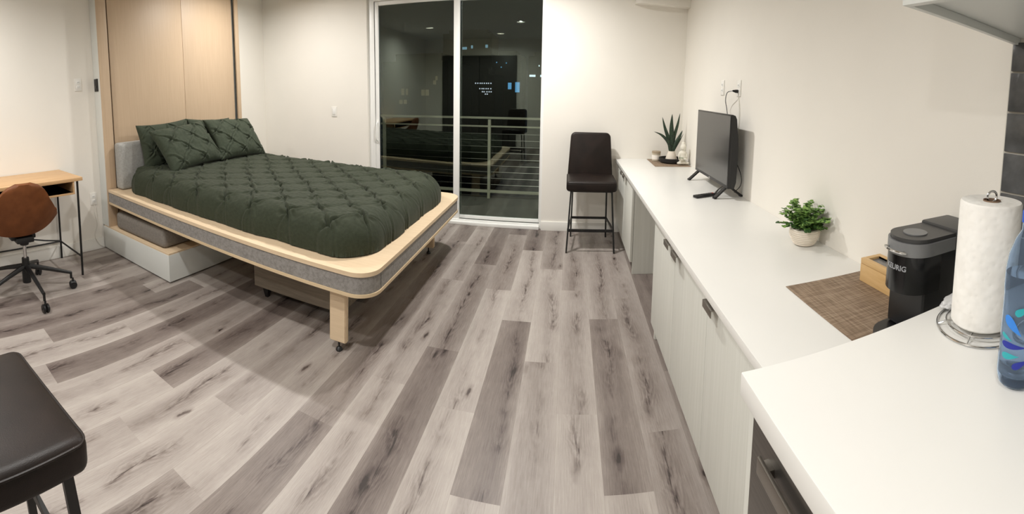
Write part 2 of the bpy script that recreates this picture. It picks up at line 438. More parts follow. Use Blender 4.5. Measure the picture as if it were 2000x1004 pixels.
# ------------------------------------------------------------------ room shell
def build_floor():
    W = 0.183; C0 = -0.202; L = 1.20
    ref = {-13: 0.82, -12: 1.29, -11: 0.70, -10: 1.47, -9: 1.17, -8: 2.06, -7: 1.28, -6: 0.89, -5: 1.46, -4: 1.84, -3: 2.18, -2: 1.76,
           -1: 1.36, 0: 2.17, 1: 1.81, 2: 1.42, 3: 1.69, 4: 2.08}
    # tones of planks read off the floor, keyed by (row, index counted from the reference joint)
    tone = {(-1, 0): .45, (-1, 1): .80, (-1, 2): .47, (-1, -1): .85, (0, 0): .80, (0, -1): .68, (0, 1): .60, (1, 0): .72, (1, -1): .80, (1, 1): .66,
            (2, 0): .47, (2, 1): .68, (2, -1): .80, (3, 0): .66, (3, -1): .60, (3, 1): .70, (4, 0): .42, (4, -1): .55, (4, 1): .45,
            (-2, 0): .82, (-2, 1): .62, (-2, -1): .82, (-3, 0): .58, (-3, -1): .42, (-3, 1): .42, (-4, 0): .72, (-4, 1): .74, (-4, -1): .80,
            (-5, 0): .60, (-5, -1): .45, (-5, 1): .6, (-6, 0): .82, (-6, -1): .66, (-7, 0): .72, (-7, -1): .84, (-8, -1): .80, (-8, 0): .62,
            (-9, 0): .44, (-9, -1): .84, (-10, 0): .66, (-10, -1): .76, (-11, 0): .42, (-11, -1): .7, (-12, 0): .74, (-12, -1): .84,
            (-13, 0): .50, (-13, -1): .84, (-14, 0): .78, (-15, 0): .6, (-16, 0): .8}
    rnd = random.Random(4)
    vs = []; fs = []; uv = []; at = []
    r0 = int(math.floor((XL - 0.2 - C0) / W)); r1 = int(math.ceil((XW + 0.1 - C0) / W))
    for r in range(r0, r1):
        x0 = max(C0 + r * W, XL - 0.1); x1 = min(C0 + (r + 1) * W, XW + 0.1)
        if x1 <= x0: continue
        y = ref.get(r, rnd.uniform(0.6, 1.8))
        for k in range(-5, 6):
            a = max(y + k * L, YB - 0.1); b = min(y + (k + 1) * L, YW + 0.1)
            if b - a < 0.01: continue
            t = tone.get((r, k), rnd.choice([.42, .5, .62, .7, .74, .8, .84]))
            o = len(vs)
            vs += [(x0, a, 0), (x1, a, 0), (x1, b, 0), (x0, b, 0)]; fs.append((o, o + 1, o + 2, o + 3))
            u0 = x0 - (C0 + r * W); u1 = x1 - (C0 + r * W)
            uv += [(u0, a), (u1, a), (u1, b), (u0, b)]
            at += [(t, rnd.random(), rnd.random(), 1)] * 4
    o = len(vs)
    me = bpy.data.meshes.new('floor'); me.from_pydata(vs, [], fs); me.update()
    ul = me.uv_layers.new(name='UVMap'); ul.data.foreach_set('uv', [c for p in uv for c in p])
    ca = me.color_attributes.new('plank', 'FLOAT_COLOR', 'CORNER'); ca.data.foreach_set('color', [c for p in at for c in p])
    me.materials.append(FLOORM)
    ob = bpy.data.objects.new('floor', me); COL.objects.link(ob); structure(ob, 'grey wood plank floor of the studio room', 'floor')
build_floor()

T = 0.14
DX0, DX1, DZ = -2.205, -0.262, 2.455     # sliding door opening
m = MB()
m.box(XL - T, DX0, YW, YW + T, 0, CEIL); m.box(DX1, XW + T, YW, YW + T, 0, CEIL); m.box(DX0, DX1, YW, YW + T, DZ, CEIL)
structure(m.build('wall_back', WALL, smooth=0), 'white wall around the sliding glass door', 'wall')
structure(MB().box(XL - T, XL, YB - T, YW, 0, CEIL).build('wall_left', WALL, smooth=0), 'white wall behind the desk and the wall bed', 'wall')
structure(MB().box(XW, XW + T, YB - T, YW, 0, CEIL).build('wall_right', WALL, smooth=0), 'white wall behind the long counter', 'wall')
structure(MB().box(XL, XW, YB - T, YB, 0, CEIL).build('wall_front', WALL, smooth=0), 'wall behind the viewer', 'wall')
m = MB(); HH = 0.085
ys = sorted(set([YB - T, YW + T] + [l[1] - HH for l in LAMPS] + [l[1] + HH for l in LAMPS]))
for ya_, yb_ in zip(ys[:-1], ys[1:]):
    holes = sorted(l[0] for l in LAMPS if l[1] - HH <= ya_ + 1e-6 and l[1] + HH >= yb_ - 1e-6)
    x_ = XL - T
    for hx_ in holes: m.box(x_, hx_ - HH, ya_, yb_, CEIL, CEIL + 0.1); x_ = hx_ + HH
    m.box(x_, XW + T, ya_, yb_, CEIL, CEIL + 0.1)
m.box(XL - T, XW + T, YB - T, YW + T, CEIL + 0.1, CEIL + 0.12)
structure(m.build('ceiling', CEILM, smooth=0), 'white ceiling with recessed lamps', 'ceiling')
# boxed-in duct at the top of the far right corner
structure(MB().prism(rrect(0.63, XW, YW - 0.10, YW, 0.07, 8, (1, 0, 0, 0)), 2.335, CEIL).build('trim_1', WALL), 'white boxed soffit high in the far right corner', 'soffit')
bb = MB().box(XL, DX0, YW - 0.014, YW, 0, 0.096, 0.003).box(DX1, 0.55, YW - 0.014, YW, 0, 0.096, 0.003)
structure(bb.build('baseboard_back', TRIM), 'white baseboard below the glass door wall', 'baseboard')
structure(MB().box(XL, XL + 0.014, YB, 1.865, 0, 0.11, 0.003).build('baseboard_left', TRIM), 'white baseboard behind the desk', 'baseboard')

# back of the room, seen only as a reflection in the door glass
d2 = thing('door_2', 'dark double closet door on the wall behind the viewer', 'door', (-2.3, YB, 0), kind='structure')
m = MB().box(-3.25, -2.30, YB, YB + 0.04, 0, 2.3, 0.004); m.build('door_leaf', plain('charcoal_door', (70, 68, 64), 0.5), d2)
MB().box(-2.29, -1.34, YB, YB + 0.04, 0, 2.3, 0.004).build('door_leaf', bpy.data.materials['charcoal_door'], d2)

# ------------------------------------------------------------------ sliding glass door
door = thing('door_1', 'white framed sliding glass door to the balcony', 'door', ((DX0 + DX1) / 2, YW, 0), kind='structure')
fy0, fy1 = YW + 0.035, YW + 0.125
m = MB()
m.box(DX0, DX0 + 0.075, fy0, fy1, 0, DZ, 0.004).box(DX1 - 0.022, DX1, fy0, fy1, 0, DZ, 0.004).box(DX0 + 0.075, DX1 - 0.022, fy0, fy1, DZ - 0.035, DZ, 0.004)
m.box(DX0 + 0.075, DX1 - 0.022, fy0 - 0.035, fy1, 0.0, 0.035, 0.004).box(DX0 + 0.075, DX1 - 0.022, fy0, fy0 + 0.02, 0.035, 0.052, 0.002)
m.build('door_frame', VINYL, door)
def sash(x0, x1, y, wl, wr, nm):
    mm = MB(); z0, z1 = 0.05, DZ - 0.037; d = 0.03
    mm.box(x0, x0 + wl, y, y + d, z0, z1, 0.003).box(x1 - wr, x1, y, y + d, z0, z1, 0.003)
    mm.box(x0 + wl, x1 - wr, y, y + d, z0, z0 + 0.035, 0.003).box(x0 + wl, x1 - wr, y, y + d, z1 - 0.045, z1, 0.003)
    s_ = mm.build(nm, VINYL, door)
    sub(s_, MB().box(x0 + wl - 0.004, x1 - wr + 0.004, y + 0.012, y + 0.016, z0 + 0.03, z1 - 0.04), 'glass_pane', GLASS, 0)
    return s_
XM0, XM1 = -1.215, -1.150
s1 = sash(DX0 + 0.075, XM1, fy0 + 0.012, 0.05, XM1 - XM0, 'sliding_sash')
s2 = sash(XM0 + 0.02, DX1 - 0.022, fy0 + 0.052, 0.03, 0.012, 'fixed_sash')
m = MB(); hx = DX0 + 0.10; hy = fy0 + 0.012
m.tube(catmull([(hx, hy, 0.86), (hx, hy - 0.028, 0.885), (hx, hy - 0.034, 0.97), (hx, hy - 0.028, 1.055), (hx, hy, 1.08)], 6), 0.0075)
m.box(hx - 0.014, hx + 0.014, hy - 0.006, hy + 0.001, 0.84, 1.10, 0.003)
sub(s1, m, 'door_handle', VINYL)

# ------------------------------------------------------------------ balcony and the night outside
structure(MB().box(-6, 3, YW + T, 5.75, -0.14, -0.02, 0.004).build('floor.001', plain('balcony_concrete', (110, 106, 98), 0.8, nscale=40, nstr=0.3), smooth=0), 'concrete balcony slab', 'balcony floor')
rail = thing('balcony_railing', 'pale metal balcony railing with thin horizontal cables beyond the glass door', 'railing', (-1.2, 5.6, -0.02))
RAILM = plain('pale_rail_paint', (196, 190, 168), 0.45, var=0.03)
RY = 5.6
MB().box(-3.3, 2.6, RY - 0.03, RY + 0.03, 1.058, 1.085, 0.004).build('top_rail', RAILM, rail)
MB().box(-3.3, 2.6, RY - 0.02, RY + 0.02, 0.948, 0.968, 0.003).build('top_rail_reflection', RAILM, rail)  # added slim bar standing in for the top rail's double-glazing reflection
MB().box(-3.3, 2.6, RY - 0.02, RY + 0.02, 0.06, 0.095, 0.003).build('bottom_rail', RAILM, rail)
for px in (-3.25, -2.58, -1.05, 0.5, 2.0):
    MB().box(px - 0.019, px + 0.019, RY - 0.022, RY + 0.022, -0.02, 1.05, 0.003).build('post', RAILM, rail)
for k in range(9):
    z = 0.17 + k * 0.086
    MB().tube([(-3.3, RY, z), (2.6, RY, z)], 0.0035, 6).build('cable', NICKEL, rail)

DARKB = plain('night_facade', (46, 46, 44), 0.9)
def building(nm, label, x0, x1, y0, y1, z1, wins, col=(255, 214, 150), st=0.35):
    b_ = thing(nm, label, 'building', ((x0 + x1) / 2, (y0 + y1) / 2, -12))
    MB().box(x0, x1, y0, y1, -12, z1).box(x0 + 1, x1 - 1, y0 + 1, y1 - 1, z1, z1 + 0.8).build('facade', DARKB, b_, 0)
    mt = emit(nm + '_lit_' + label.split()[0], col, st)
    for (wx, wz, w, h) in wins:
        MB().box(wx, wx + w, y0 - 0.04, y0, wz, wz + h, 0.01).build('lit_window', mt, b_, 0)
    return b_
rnd = random.Random(11)
building('distant_building', 'dark block with dim yellow windows at left beyond the railing', -18.5, -11.6, 40, 50, 4.2,
         [(-16.5, .84, .30, .65), (-16.0, .84, .22, .65), (-16.73, -.04, .36, .42), (-16.25, -.04, .34, .42), (-14.37, .79, .36, .6), (-13.93, .79, .36, .6), (-13.14, 1.9, .3, .4), (-12.9, 2.3, .22, .4)], (255, 232, 170), 0.06)
wl = []
for z, n, x0 in ((2.15, 8, -12.3), (1.45, 6, -11.75), (1.05, 5, -11.4), (0.75, 2, -11.0)):
    for k in range(n): wl.append((x0 + k * 0.29 + rnd.uniform(-.04, .04), z, 0.15, 0.14))
building('distant_building', 'low dark block with rows of tiny white lights beyond the railing', -14.5, -9.7, 55, 62, 3.4, wl, (230, 240, 255), 0.9)
building('distant_building', 'far tower with two bluish lit panes seen through the right glass panel', -13.2, -8.2, 72, 80, 7.2,
         [(-10.42, 1.5, .6, 1.1), (-9.18, 1.0, .75, 1.7), (-10.83, 5.8, .17, .17), (-12.49, 5.9, .17, .17), (-11.69, 5.1, .17, .17)], (110, 185, 240), 0.75)
building('distant_building', 'far block with bright white strip lights at the right door edge', -7.6, 4, 78, 84, 7.5,
         [(-7.37, 3.82, 1.1, .37), (-5.42, 3.82, 1.2, .37), (-5.73, 5.7, .18, .24)], (225, 245, 255), 1.4)
building('distant_building', 'tall dark block topped by three blue lights behind the glass', -25.5, -15.5, 84, 92, 12.5,
         [(-21.45, 9.3, .94, .5), (-19.67, 9.5, .38, .6), (-16.76, 9.6, .5, .6), (-24.2, 5.8, .22, .25), (-24.2, 3.4, .22, .25), (-24.2, 1.15, .22, .25)], (150, 200, 225), 0.5)

# ------------------------------------------------------------------ wall bed cabinet
XF = -3.57; Y0, Y1 = 1.87, 3.725
cab = thing('wall_bed_cabinet', 'tall pale wood panelled unit with dark tracks behind the bed head', 'cabinet', (XF, 2.8, 0))
MB().box(XL + 0.002, XF - 0.02, Y0, Y0 + 0.02, 0.235, CEIL - 0.01, 0.001).build('side_panel', LACQ, cab)['label'] = 'white side panel facing the desk'
MB().box(XL + 0.002, XF - 0.02, Y1 - 0.02, Y1, 0.235, CEIL - 0.01, 0.001).build('side_panel', LACQ, cab)
for a, b in ((Y0, Y0 + 0.10), (Y1 - 0.055, Y1)):
    MB().box(XF - 0.02, XF, a, b, 0.235, CEIL - 0.01, 0.002).build('front_stile', CLOSET, cab)
for a, b in ((Y0 + 0.10, Y0 + 0.128), (Y1 - 0.083, Y1 - 0.055)):
    MB().box(XF - 0.075, XF - 0.055, a, b, 0.235, CEIL - 0.01).build('lift_track', plain('dark_track', (45, 40, 36), 0.4) if 'dark_track' not in bpy.data.materials else bpy.data.materials['dark_track'], cab)
ym = 2.89
for a, b in ((Y0 + 0.128, ym - 0.0015), (ym + 0.0015, Y1 - 0.083)):
    MB().box(XF - 0.05, XF - 0.03, a, b, 0.235, CEIL - 0.01, 0.002).build('back_panel', CLOSET, cab)
sw = thing('control_switch', 'black push-button control plate on the white side of the bed unit', 'switch', (XF - 0.09, Y0 - 0.006, 1.59))
MB().box(XF - 0.125, XF - 0.055, Y0 - 0.009, Y0 - 0.0005, 1.535, 1.655, 0.003).build('switch_plate', BLACKP, sw)
MB().box(XF - 0.105, XF - 0.075, Y0 - 0.013, Y0 - 0.008, 1.565, 1.59, 0.002).build('button', DARKG, sw)

# low white base the bed comes down over
base = thing('sofa_base', 'low white box base with a thin plywood top under the bed head', 'sofa base', (-3.1, 2.8, 0))
BX = -2.63; BY1 = 3.72
MB().box(XL + 0.02, BX, Y0, BY1, 0.012, 0.222, 0.002).build('box_body', LACQ, base)
MB().box(XL + 0.03, BX - 0.003, Y0 + 0.003, BY1 - 0.003, 0.222, 0.236, 0.002).build('plywood_top', PLY, base)
MB().box(XL + 0.05, BX - 0.04, Y0 + 0.04, BY1 - 0.04, 0.0, 0.012).build('plinth', BLACKM, base)
cu = MB().box(-3.50, BX - 0.10, Y0 + 0.03, BY1 - 0.05, 0.238, 0.395, 0.045, 4)
tag(cu.build('seat_cushion', CUSHFAB, smooth=60), 'long warm grey seat cushion lying on the low white base under the bed', 'cushion')

# ------------------------------------------------------------------ platform bed (falls very slightly towards the foot)
BF = -0.95; BA, BB = 1.87, 3.70
SL = 0.10 / 2.62
def bz(x): return 0.60 - SL * (x + 3.57)
def tilt(v): return Vector((v.x, v.y, v.z + bz(v.x)))
bed = thing('platform_bed', 'low pale wood platform bed with grey fabric rail and square legs', 'bed', (-2.2, 2.8, 0))
def seg_outline(x0, x1, y0, y1, r):
    pts = rrect(x0, x1, y0, y1, r, 12, (0, 1, 1, 0)); out = []
    for i in range(len(pts)):
        a = Vector(pts[i]); b = Vector(pts[(i + 1) % len(pts)]); n = max(1, int((b - a).length / 0.2))
        for k in range(n): out.append(tuple(a + (b - a) * k / n))
    return out
m = MB().prism(seg_outline(XF + 0.012, BF, BA, BB, 0.13), -0.024, 0.0).map(tilt); m.build('top_deck', [PLY], bed)
m = MB().prism(seg_outline(XF + 0.012, BF - 0.005, BA + 0.005, BB - 0.005, 0.127), -0.118, -0.0245).map(tilt); m.build('fabric_rail', GREYFAB, bed)
m = MB().prism(seg_outline(XF + 0.012, BF, BA, BB, 0.13), -0.136, -0.1185).map(tilt); m.build('bottom_rim', PLYEDGE, bed)
m = MB().box(BF - 0.0045, BF - 0.0035, BA + 0.135, BA + 0.138, -0.116, -0.026).map(tilt); m.build('rail_seam', DARKG, bed)
for ly, sgn in ((1.93, 1), (3.47, -1)):
    zt = bz(-1.15) - 0.137
    mm = MB(); x0, x1 = -1.235, -1.13
    vs = [(x0, ly, zt), (x1, ly, zt), (x1, ly + 0.035 * 1, zt), (x0, ly + 0.035, zt),
          (x0 - 0.008, ly - 0.0, 0.055), (x1 - 0.008, ly - 0.0, 0.055), (x1 - 0.008, ly + 0.035, 0.055), (x0 - 0.008, ly + 0.035, 0.055)]
    bm = bmesh.new(); bv = [bm.verts.new(v) for v in vs]
    for f in ((0, 1, 2, 3), (4, 5, 6, 7), (0, 1, 5, 4), (1, 2, 6, 5), (2, 3, 7, 6), (3, 0, 4, 7)): bm.faces.new([bv[i] for i in f])
    bmesh.ops.recalc_face_normals(bm, faces=bm.faces[:])
    bmesh.ops.bevel(bm, geom=bm.edges[:], offset=0.006, segments=3, affect='EDGES')
    mm.from_bm(bm); lg = mm.build('leg', PLY, bed)
    lx = -1.19
    sub(lg, MB().tube([(lx, ly + 0.017, 0.0555), (lx, ly + 0.017, 0.02)], 0.006).lathe([(0.0, 0), (0.018, 0), (0.02, 0.006), (0.015, 0.016), (0.008, 0.022), (0.0, 0.022)], (lx, ly + 0.017, 0.0), 20), 'levelling_foot', BLACKM)
m = MB().box(XF + 0.014, XF + 0.125, BA + 0.085, BB - 0.085, 0.001, 0.44, 0.035, 4).map(tilt); m.build('headboard', HEADFAB, bed, 60)

# ------------------------------------------------------------------ bedding
def pleat(x, y, c=0.19):
    """pinch-pleat relief on coordinates in metres (numpy); tuck points on a diamond lattice"""
    u = (x + y) / c; v = (x - y) / c
    fu = u - np.round(u); fv = v - np.round(v)
    iu = np.round(u); iv = np.round(v)
    h1 = np.sin(iu * 12.9898 + iv * 78.233) * 43758.5453; h1 = h1 - np.floor(h1)
    h2 = np.sin(iu * 39.346 + iv * 11.135) * 24634.6345; h2 = h2 - np.floor(h2)
    fu2 = fu; fv2 = fv
    r = np.hypot(fu2, fv2)
    z = 0.42 * np.clip(r / 0.5, 0, 1.2) ** 0.7
    th = np.arctan2(fv2, fu2) + 0.25 * np.sin(r * 9 + h2 * 6)
    # gathered folds fanning out of each tuck
    star = np.abs(np.cos(th * 3.5 + h1 * 3)) ** 4 * np.exp(-((r - 0.10) / 0.20) ** 2)
    star2 = np.abs(np.cos(th * 2 + math.pi / 4 + (h2 - .5) * 0.6)) ** 10 * np.exp(-(r / 0.30) ** 2)
    z = z + 0.34 * star + 0.36 * star2
    # fold lines joining neighbouring tucks, a ridge beside each groove
    wob = 0.035 * np.sin(u * 7 + v * 3) + 0.035 * np.sin(v * 6.1 - u * 2)
    du = fu2 + wob; dv = fv2 + wob
    k1 = 0.72 + 0.28 * np.cos(2 * np.pi * v); k2 = 0.72 + 0.28 * np.cos(2 * np.pi * u)
    z = z - 0.46 * (np.exp(-(du / 0.034) ** 2) * k1 + np.exp(-(dv / 0.034) ** 2) * k2)
    z = z + 0.36 * (np.exp(-((du - 0.085) / 0.04) ** 2) * k1 + np.exp(-((dv - 0.085) / 0.04) ** 2) * k2)
    z = np.where(z > 0, 0.75 * np.tanh(z / 0.75), z)
    return z

def npnoise(x, y, s, seed=0):
    out = np.zeros_like(x)
    rs = np.random.RandomState(seed)
    for k in range(7):
        a = rs.uniform(0, 2 * math.pi); f = s * rs.uniform(0.6, 1.6); p = rs.uniform(0, 6.28)
        out += np.sin((x * math.cos(a) + y * math.sin(a)) * f + p)
    return out / 7

def build_comforter():
    x0, x1, y0, y1 = -3.47, -1.045, 1.985, 3.585
    cx, cy, hx, hy = (x0 + x1) / 2, (y0 + y1) / 2, (x1 - x0) / 2, (y1 - y0) / 2
    nu, nv = 520, 380
    a = np.linspace(-1, 1, nu); b = np.linspace(-1, 1, nv)
    g = lambda t: 0.78 * t + 0.22 * np.sin(t * math.pi / 2)
    A, B = np.meshgrid(g(a), g(b), indexing='ij')
    px, py = A * hx, B * hy
    rc = 0.24
    # distance inside a rounded rectangle
    qx = np.abs(px) - (hx - rc); qy = np.abs(py) - (hy - rc)
    ins = np.minimum(np.maximum(qx, qy), 0) + np.hypot(np.maximum(qx, 0), np.maximum(qy, 0)) - rc
    # pull the square corners in onto the rounded outline
    out = ins > 0
    nx = np.where(out, np.maximum(qx, 0), 0); ny = np.where(out, np.maximum(qy, 0), 0)
    nl = np.maximum(np.hypot(nx, ny), 1e-9)
    px = px - np.sign(px) * nx / nl * np.where(out, ins, 0); py = py - np.sign(py) * ny / nl * np.where(out, ins, 0)
    d = np.maximum(-ins, 0)
    Rr = 0.15
    t = np.clip(1 - d / Rr, 0, 1)
    prof = (1 - t ** 2.3) ** (1 / 2.3)
    X = cx + px; Y = cy + py
    hd = 0.212 + 0.014 * npnoise(X, Y, 5, 3) + 0.03 * np.exp(-((X - x0) / 0.3) ** 2) * np.exp(-((Y - y0) / 0.35) ** 2)
    pl = pleat(X + 0.03 * npnoise(X, Y, 7, 8), (Y + 0.03 * npnoise(X, Y, 7, 9)) * 1.0 + (0.13) , 0.29)
    amp = 0.050 * np.clip(d / 0.05, 0.15, 1)
    Z = prof * hd + amp * (pl - 0.45) * np.clip(prof * 1.2, 0, 1) + 0.005
    wr = 0.003 * npnoise(X * 1.0, Y * 2.2, 46, 5) + 0.0022 * npnoise(X * 1.4, Y * 3.0, 90, 6)
    Z = Z + wr * np.clip(prof * 1.3, 0, 1)
    # bulging, scalloped hem
    ctr = np.arctan2(py, px)
    bul = 0.022 * npnoise(X, Y, 16, 12) * (1 - np.clip(d / 0.2, 0, 1)) + 0.03 * (1 - prof) * prof
    nl = np.maximum(np.hypot(px / hx, py / hy), 1e-6)
    dirx = np.where(np.abs(px) / hx > 0.8, np.sign(px) * np.clip((np.abs(px) / hx - 0.8) / 0.2, 0, 1), 0)
    diry = np.where(np.abs(py) / hy > 0.75, np.sign(py) * np.clip((np.abs(py) / hy - 0.75) / 0.25, 0, 1), 0)
    side = 0.02 * (pl - 0.4) * (1 - np.clip(d / 0.14, 0, 1))
    X = X + dirx * (bul + side); Y = Y + diry * (bul + side)
    Zb = 0.60 - SL * (X + 3.57)
    Z = np.maximum(Z, 0.006) + Zb
    P = [[(X[i, j], Y[i, j], Z[i, j]) for j in range(nv)] for i in range(nu)]
    m = MB().grid(P)
    # thin turned-in underside so the cover has a body
    n0 = len(m.v)
    o = m.build('comforter', GREEN, smooth=180)
    tag(o, 'dark green pinch-pleated comforter spread over the bed', 'comforter')
build_comforter()

def build_pillow(name, label, cx0, ycen, zc, w, h, lean, th=0.17, spin=0, seed=0, mat=GREEN2, yaw=0.0):
    nu, nv = 120, 96
    a = np.linspace(-1, 1, nu); b = np.linspace(-1, 1, nv)
    A, B = np.meshgrid(np.sin(a * math.pi / 2) * 0.35 + a * 0.65, np.sin(b * math.pi / 2) * 0.35 + b * 0.65, indexing='ij')
    edge = (1 - np.abs(A) ** 3.0) * (1 - np.abs(B) ** 3.0)
    edge = np.clip(edge, 0, 1) ** 0.42
    # corners stay pointed, sides draw in
    sx = 1 - 0.07 * (1 - B ** 2) * np.abs(A) ** 2; sy = 1 - 0.09 * (1 - A ** 2) * np.abs(B) ** 2
    U = A * w / 2 * sx; V = B * h / 2 * sy
    pl = pleat(U + 0.07 * seed + 0.02 * npnoise(U, V, 9, seed), V + 0.05 + 0.02 * npnoise(U, V, 9, seed + 7), 0.25)
    wr = 0.0035 * npnoise(U * 2, V, 44, seed + 2) * np.clip(edge, 0, 1) + 0.005 * npnoise(U, V * 1.6, 24, seed + 4) * np.clip(edge, 0, 1)
    F = edge * th / 2 + 0.041 * (pl - 0.4) * np.clip(edge * 1.3, 0, 1) + wr
    K = -edge * th / 2 * 0.8
    F = np.maximum(F, K + 0.002)
    Rm = Matrix.Rotation(yaw, 3, 'Z') @ Matrix.Rotation(-lean, 3, 'Y') 
    # local frame: u along +Y, v along +Z, normal along +X
    sp = Matrix.Rotation(spin, 3, 'X')
    def W(u, v, n): return Vector((cx0, ycen, zc)) + Rm @ (sp @ Vector((n, u, v)))
    m = MB()
    m.grid([[W(U[i, j], V[i, j], F[i, j]) for j in range(nv)] for i in range(nu)])
    m.grid([[W(U[i, j], V[i, j], K[i, j] if 0 < i < nu - 1 and 0 < j < nv - 1 else F[i, j]) for j in range(nv)] for i in range(nu)])
    o = m.build(name, mat, smooth=180)
    tag(o, label, 'pillow', 'pillows on the bed')
build_pillow('pillow', 'dark green pillow standing at the left behind the front left pillow', -3.36, 2.44, 0.99, 0.62, 0.44, math.radians(14), 0.15, math.radians(2), 3)
build_pillow('pillow', 'dark green pillow in the middle, mostly hidden behind the two front pillows', -3.34, 3.02, 0.985, 0.60, 0.44, math.radians(16), 0.15, math.radians(-3), 5)
build_pillow('pillow', 'front left dark green pleated pillow leaning towards the bed foot', -3.14, 2.52, 0.975, 0.66, 0.47, math.radians(38), 0.18, math.radians(5), 1)
build_pillow('pillow', 'dark green pleated pillow nearest the glass door wall', -3.14, 3.16, 0.985, 0.64, 0.48, math.radians(36), 0.18, math.radians(-3), 2)

# ------------------------------------------------------------------ low table under the bed
tb = thing('low_table', 'low grey oak box table on short black legs under the bed', 'table', (-1.65, 2.45, 0))
MB().box(-2.02, -1.30, 2.17, 2.70, 0.078, 0.33, 0.003).build('box_body', GREYOAK, tb)
for x in (-1.94, -1.38):
    for y in (2.215, 2.65):
        MB().add([(x - .025, y - .025, .077), (x + .025, y - .025, .077), (x + .025, y + .025, .077), (x - .025, y + .025, .077),
                  (x - .012, y - .012, 0), (x + .012, y - .012, 0), (x + .012, y + .012, 0), (x - .012, y + .012, 0)],
                 [(0, 1, 2, 3), (7, 6, 5, 4), (0, 1, 5, 4), (1, 2, 6, 5), (2, 3, 7, 6), (3, 0, 4, 7)]).build('leg', BLACKM, tb, 0)

# ------------------------------------------------------------------ desk and its chair
dk = thing('desk', 'oak-topped writing desk on thin black metal legs against the left wall', 'desk', (-3.45, 0.85, 0))
DZt = 0.83
MB().box(-3.712, -3.19, 0.22, 1.445, DZt - 0.028, DZt, 0.002).build('desk_top', OAK, dk)
m = MB(); za, zb_ = DZt - 0.135, DZt - 0.029; ya, yb = 0.26, 1.375; xa, xb = -3.69, -3.205
m.box(xa, xb, ya, yb, za, za + 0.016, 0.001).box(xa, xa + 0.014, ya, yb, za + 0.016, zb_, 0.001)
m.box(xa + 0.014, xb, ya, ya + 0.016, za + 0.016, zb_, 0.001).box(xa + 0.014, xb, yb - 0.016, yb, za + 0.016, zb_, 0.001)
m.build('open_shelf', OAK, dk)
for y in (0.25, 1.405):
    for x in (-3.215, -3.69):
        MB().tube([(x, y, DZt - 0.029), (x - (0.012 if x > -3.5 else 0), y, 0.0)], 0.0095, 10).build('leg', BLACKM, dk)
    MB().tube([(-3.224, y, 0.16), (-3.69, y, 0.16)], 0.0075, 8).build('side_stretcher', BLACKM, dk)
MB().tube([(-3.69, 0.25, 0.16), (-3.69, 1.405, 0.16)], 0.0075, 8).build('back_stretcher', BLACKM, dk)

ch = thing('office_chair', 'cognac leather swivel chair on a black five-star base, its back to the room', 'chair', (-3.13, 0.88, 0))
def shell():
    m = MB(); nu, nv = 48, 40; cx, cy = -3.05, 0.865
    def S(u, v, off=0.0):
        # v 0 = front edge of seat, 1 = top of back ; u -1..1 across
        if v < 0.5:
            t = v / 0.5; x = -0.40 + 0.36 * t; z = 0.50 - 0.01 * math.sin(t * math.pi) ; n = Vector((0, 0, 1))
            x = cx + x; z -= 0.035
        else:
            t = (v - 0.5) / 0.5
            x = cx - 0.04 + 0.155 * math.sin(t * math.pi / 2) * (1.0) ; z = 0.455 + 0.425 * t ** 1.1
            n = Vector((-0.95, 0, 0.3))
        wide = 0.245 + 0.085 * math.sin(min(1, max(0, (v - 0.1) / 0.75)) * math.pi)
        if v > 0.5: wide *= max(0.0, 1 - ((v - 0.5) / 0.505) ** 3.2) ** (1 / 2.4)
        if v < 0.12: wide *= math.sqrt(1 - ((0.12 - v) / 0.2) ** 2)
        y = cy + u * wide
        wrap = abs(u) ** 2.4
        arm = math.exp(-((v - 0.62) / 0.26) ** 2)
        x -= 0.10 * wrap * arm
        z += 0.13 * wrap * math.exp(-((v - 0.42) / 0.22) ** 2) 
        p = Vector((x, y, z)); return p + n * off
    for off in (0.0, 0.026):
        m.grid([[S(-1 + 2 * i / (nu - 1), j / (nv - 1), off) for j in range(nv)] for i in range(nu)])
    # rim joining both skins
    ring = [(-1 + 2 * i / (nu - 1), 0) for i in range(nu)] + [(1, j / (nv - 1)) for j in range(nv)] + [(1 - 2 * i / (nu - 1), 1) for i in range(nu)] + [(-1, 1 - j / (nv - 1)) for j in range(nv)]
    m.grid([[S(u, v, 0.0) for u, v in ring], [S(u, v, 0.026) for u, v in ring]])
    return m
SHELL = shell().build('seat_shell', TAN, ch, 60)
cxb, cyb = -3.13, 0.89
MB().lathe([(0.03, 0), (0.034, 0.0), (0.034, 0.09), (0.028, 0.19), (0.022, 0.19)], (cxb, cyb, 0.09), 24).build('gas_column', BLACKM, ch)
MB().lathe([(0.0, 0), (0.014, 0), (0.014, 0.14), (0, 0.14)], (cxb, cyb, 0.27), 20).build('piston', CHROME, ch)
MB().box(cxb - 0.10, cxb + 0.05, cyb - 0.07, cyb + 0.07, 0.405, 0.45, 0.012).lathe([(0.0, 0), (0.035, 0), (0.045, 0.05), (0, 0.05)], (cxb, cyb, 0.385), 24).box(cxb - 0.28, cxb + 0.0, cyb - 0.10, cyb + 0.10, 0.42, 0.455, 0.012).build('tilt_mechanism', BLACKM, ch)
MB().tube([(cxb, cyb + 0.05, 0.415), (cxb + 0.03, cyb + 0.16, 0.395), (cxb + 0.05, cyb + 0.29, 0.375)], 0.006, 8).build('height_lever', BLACKM, ch)
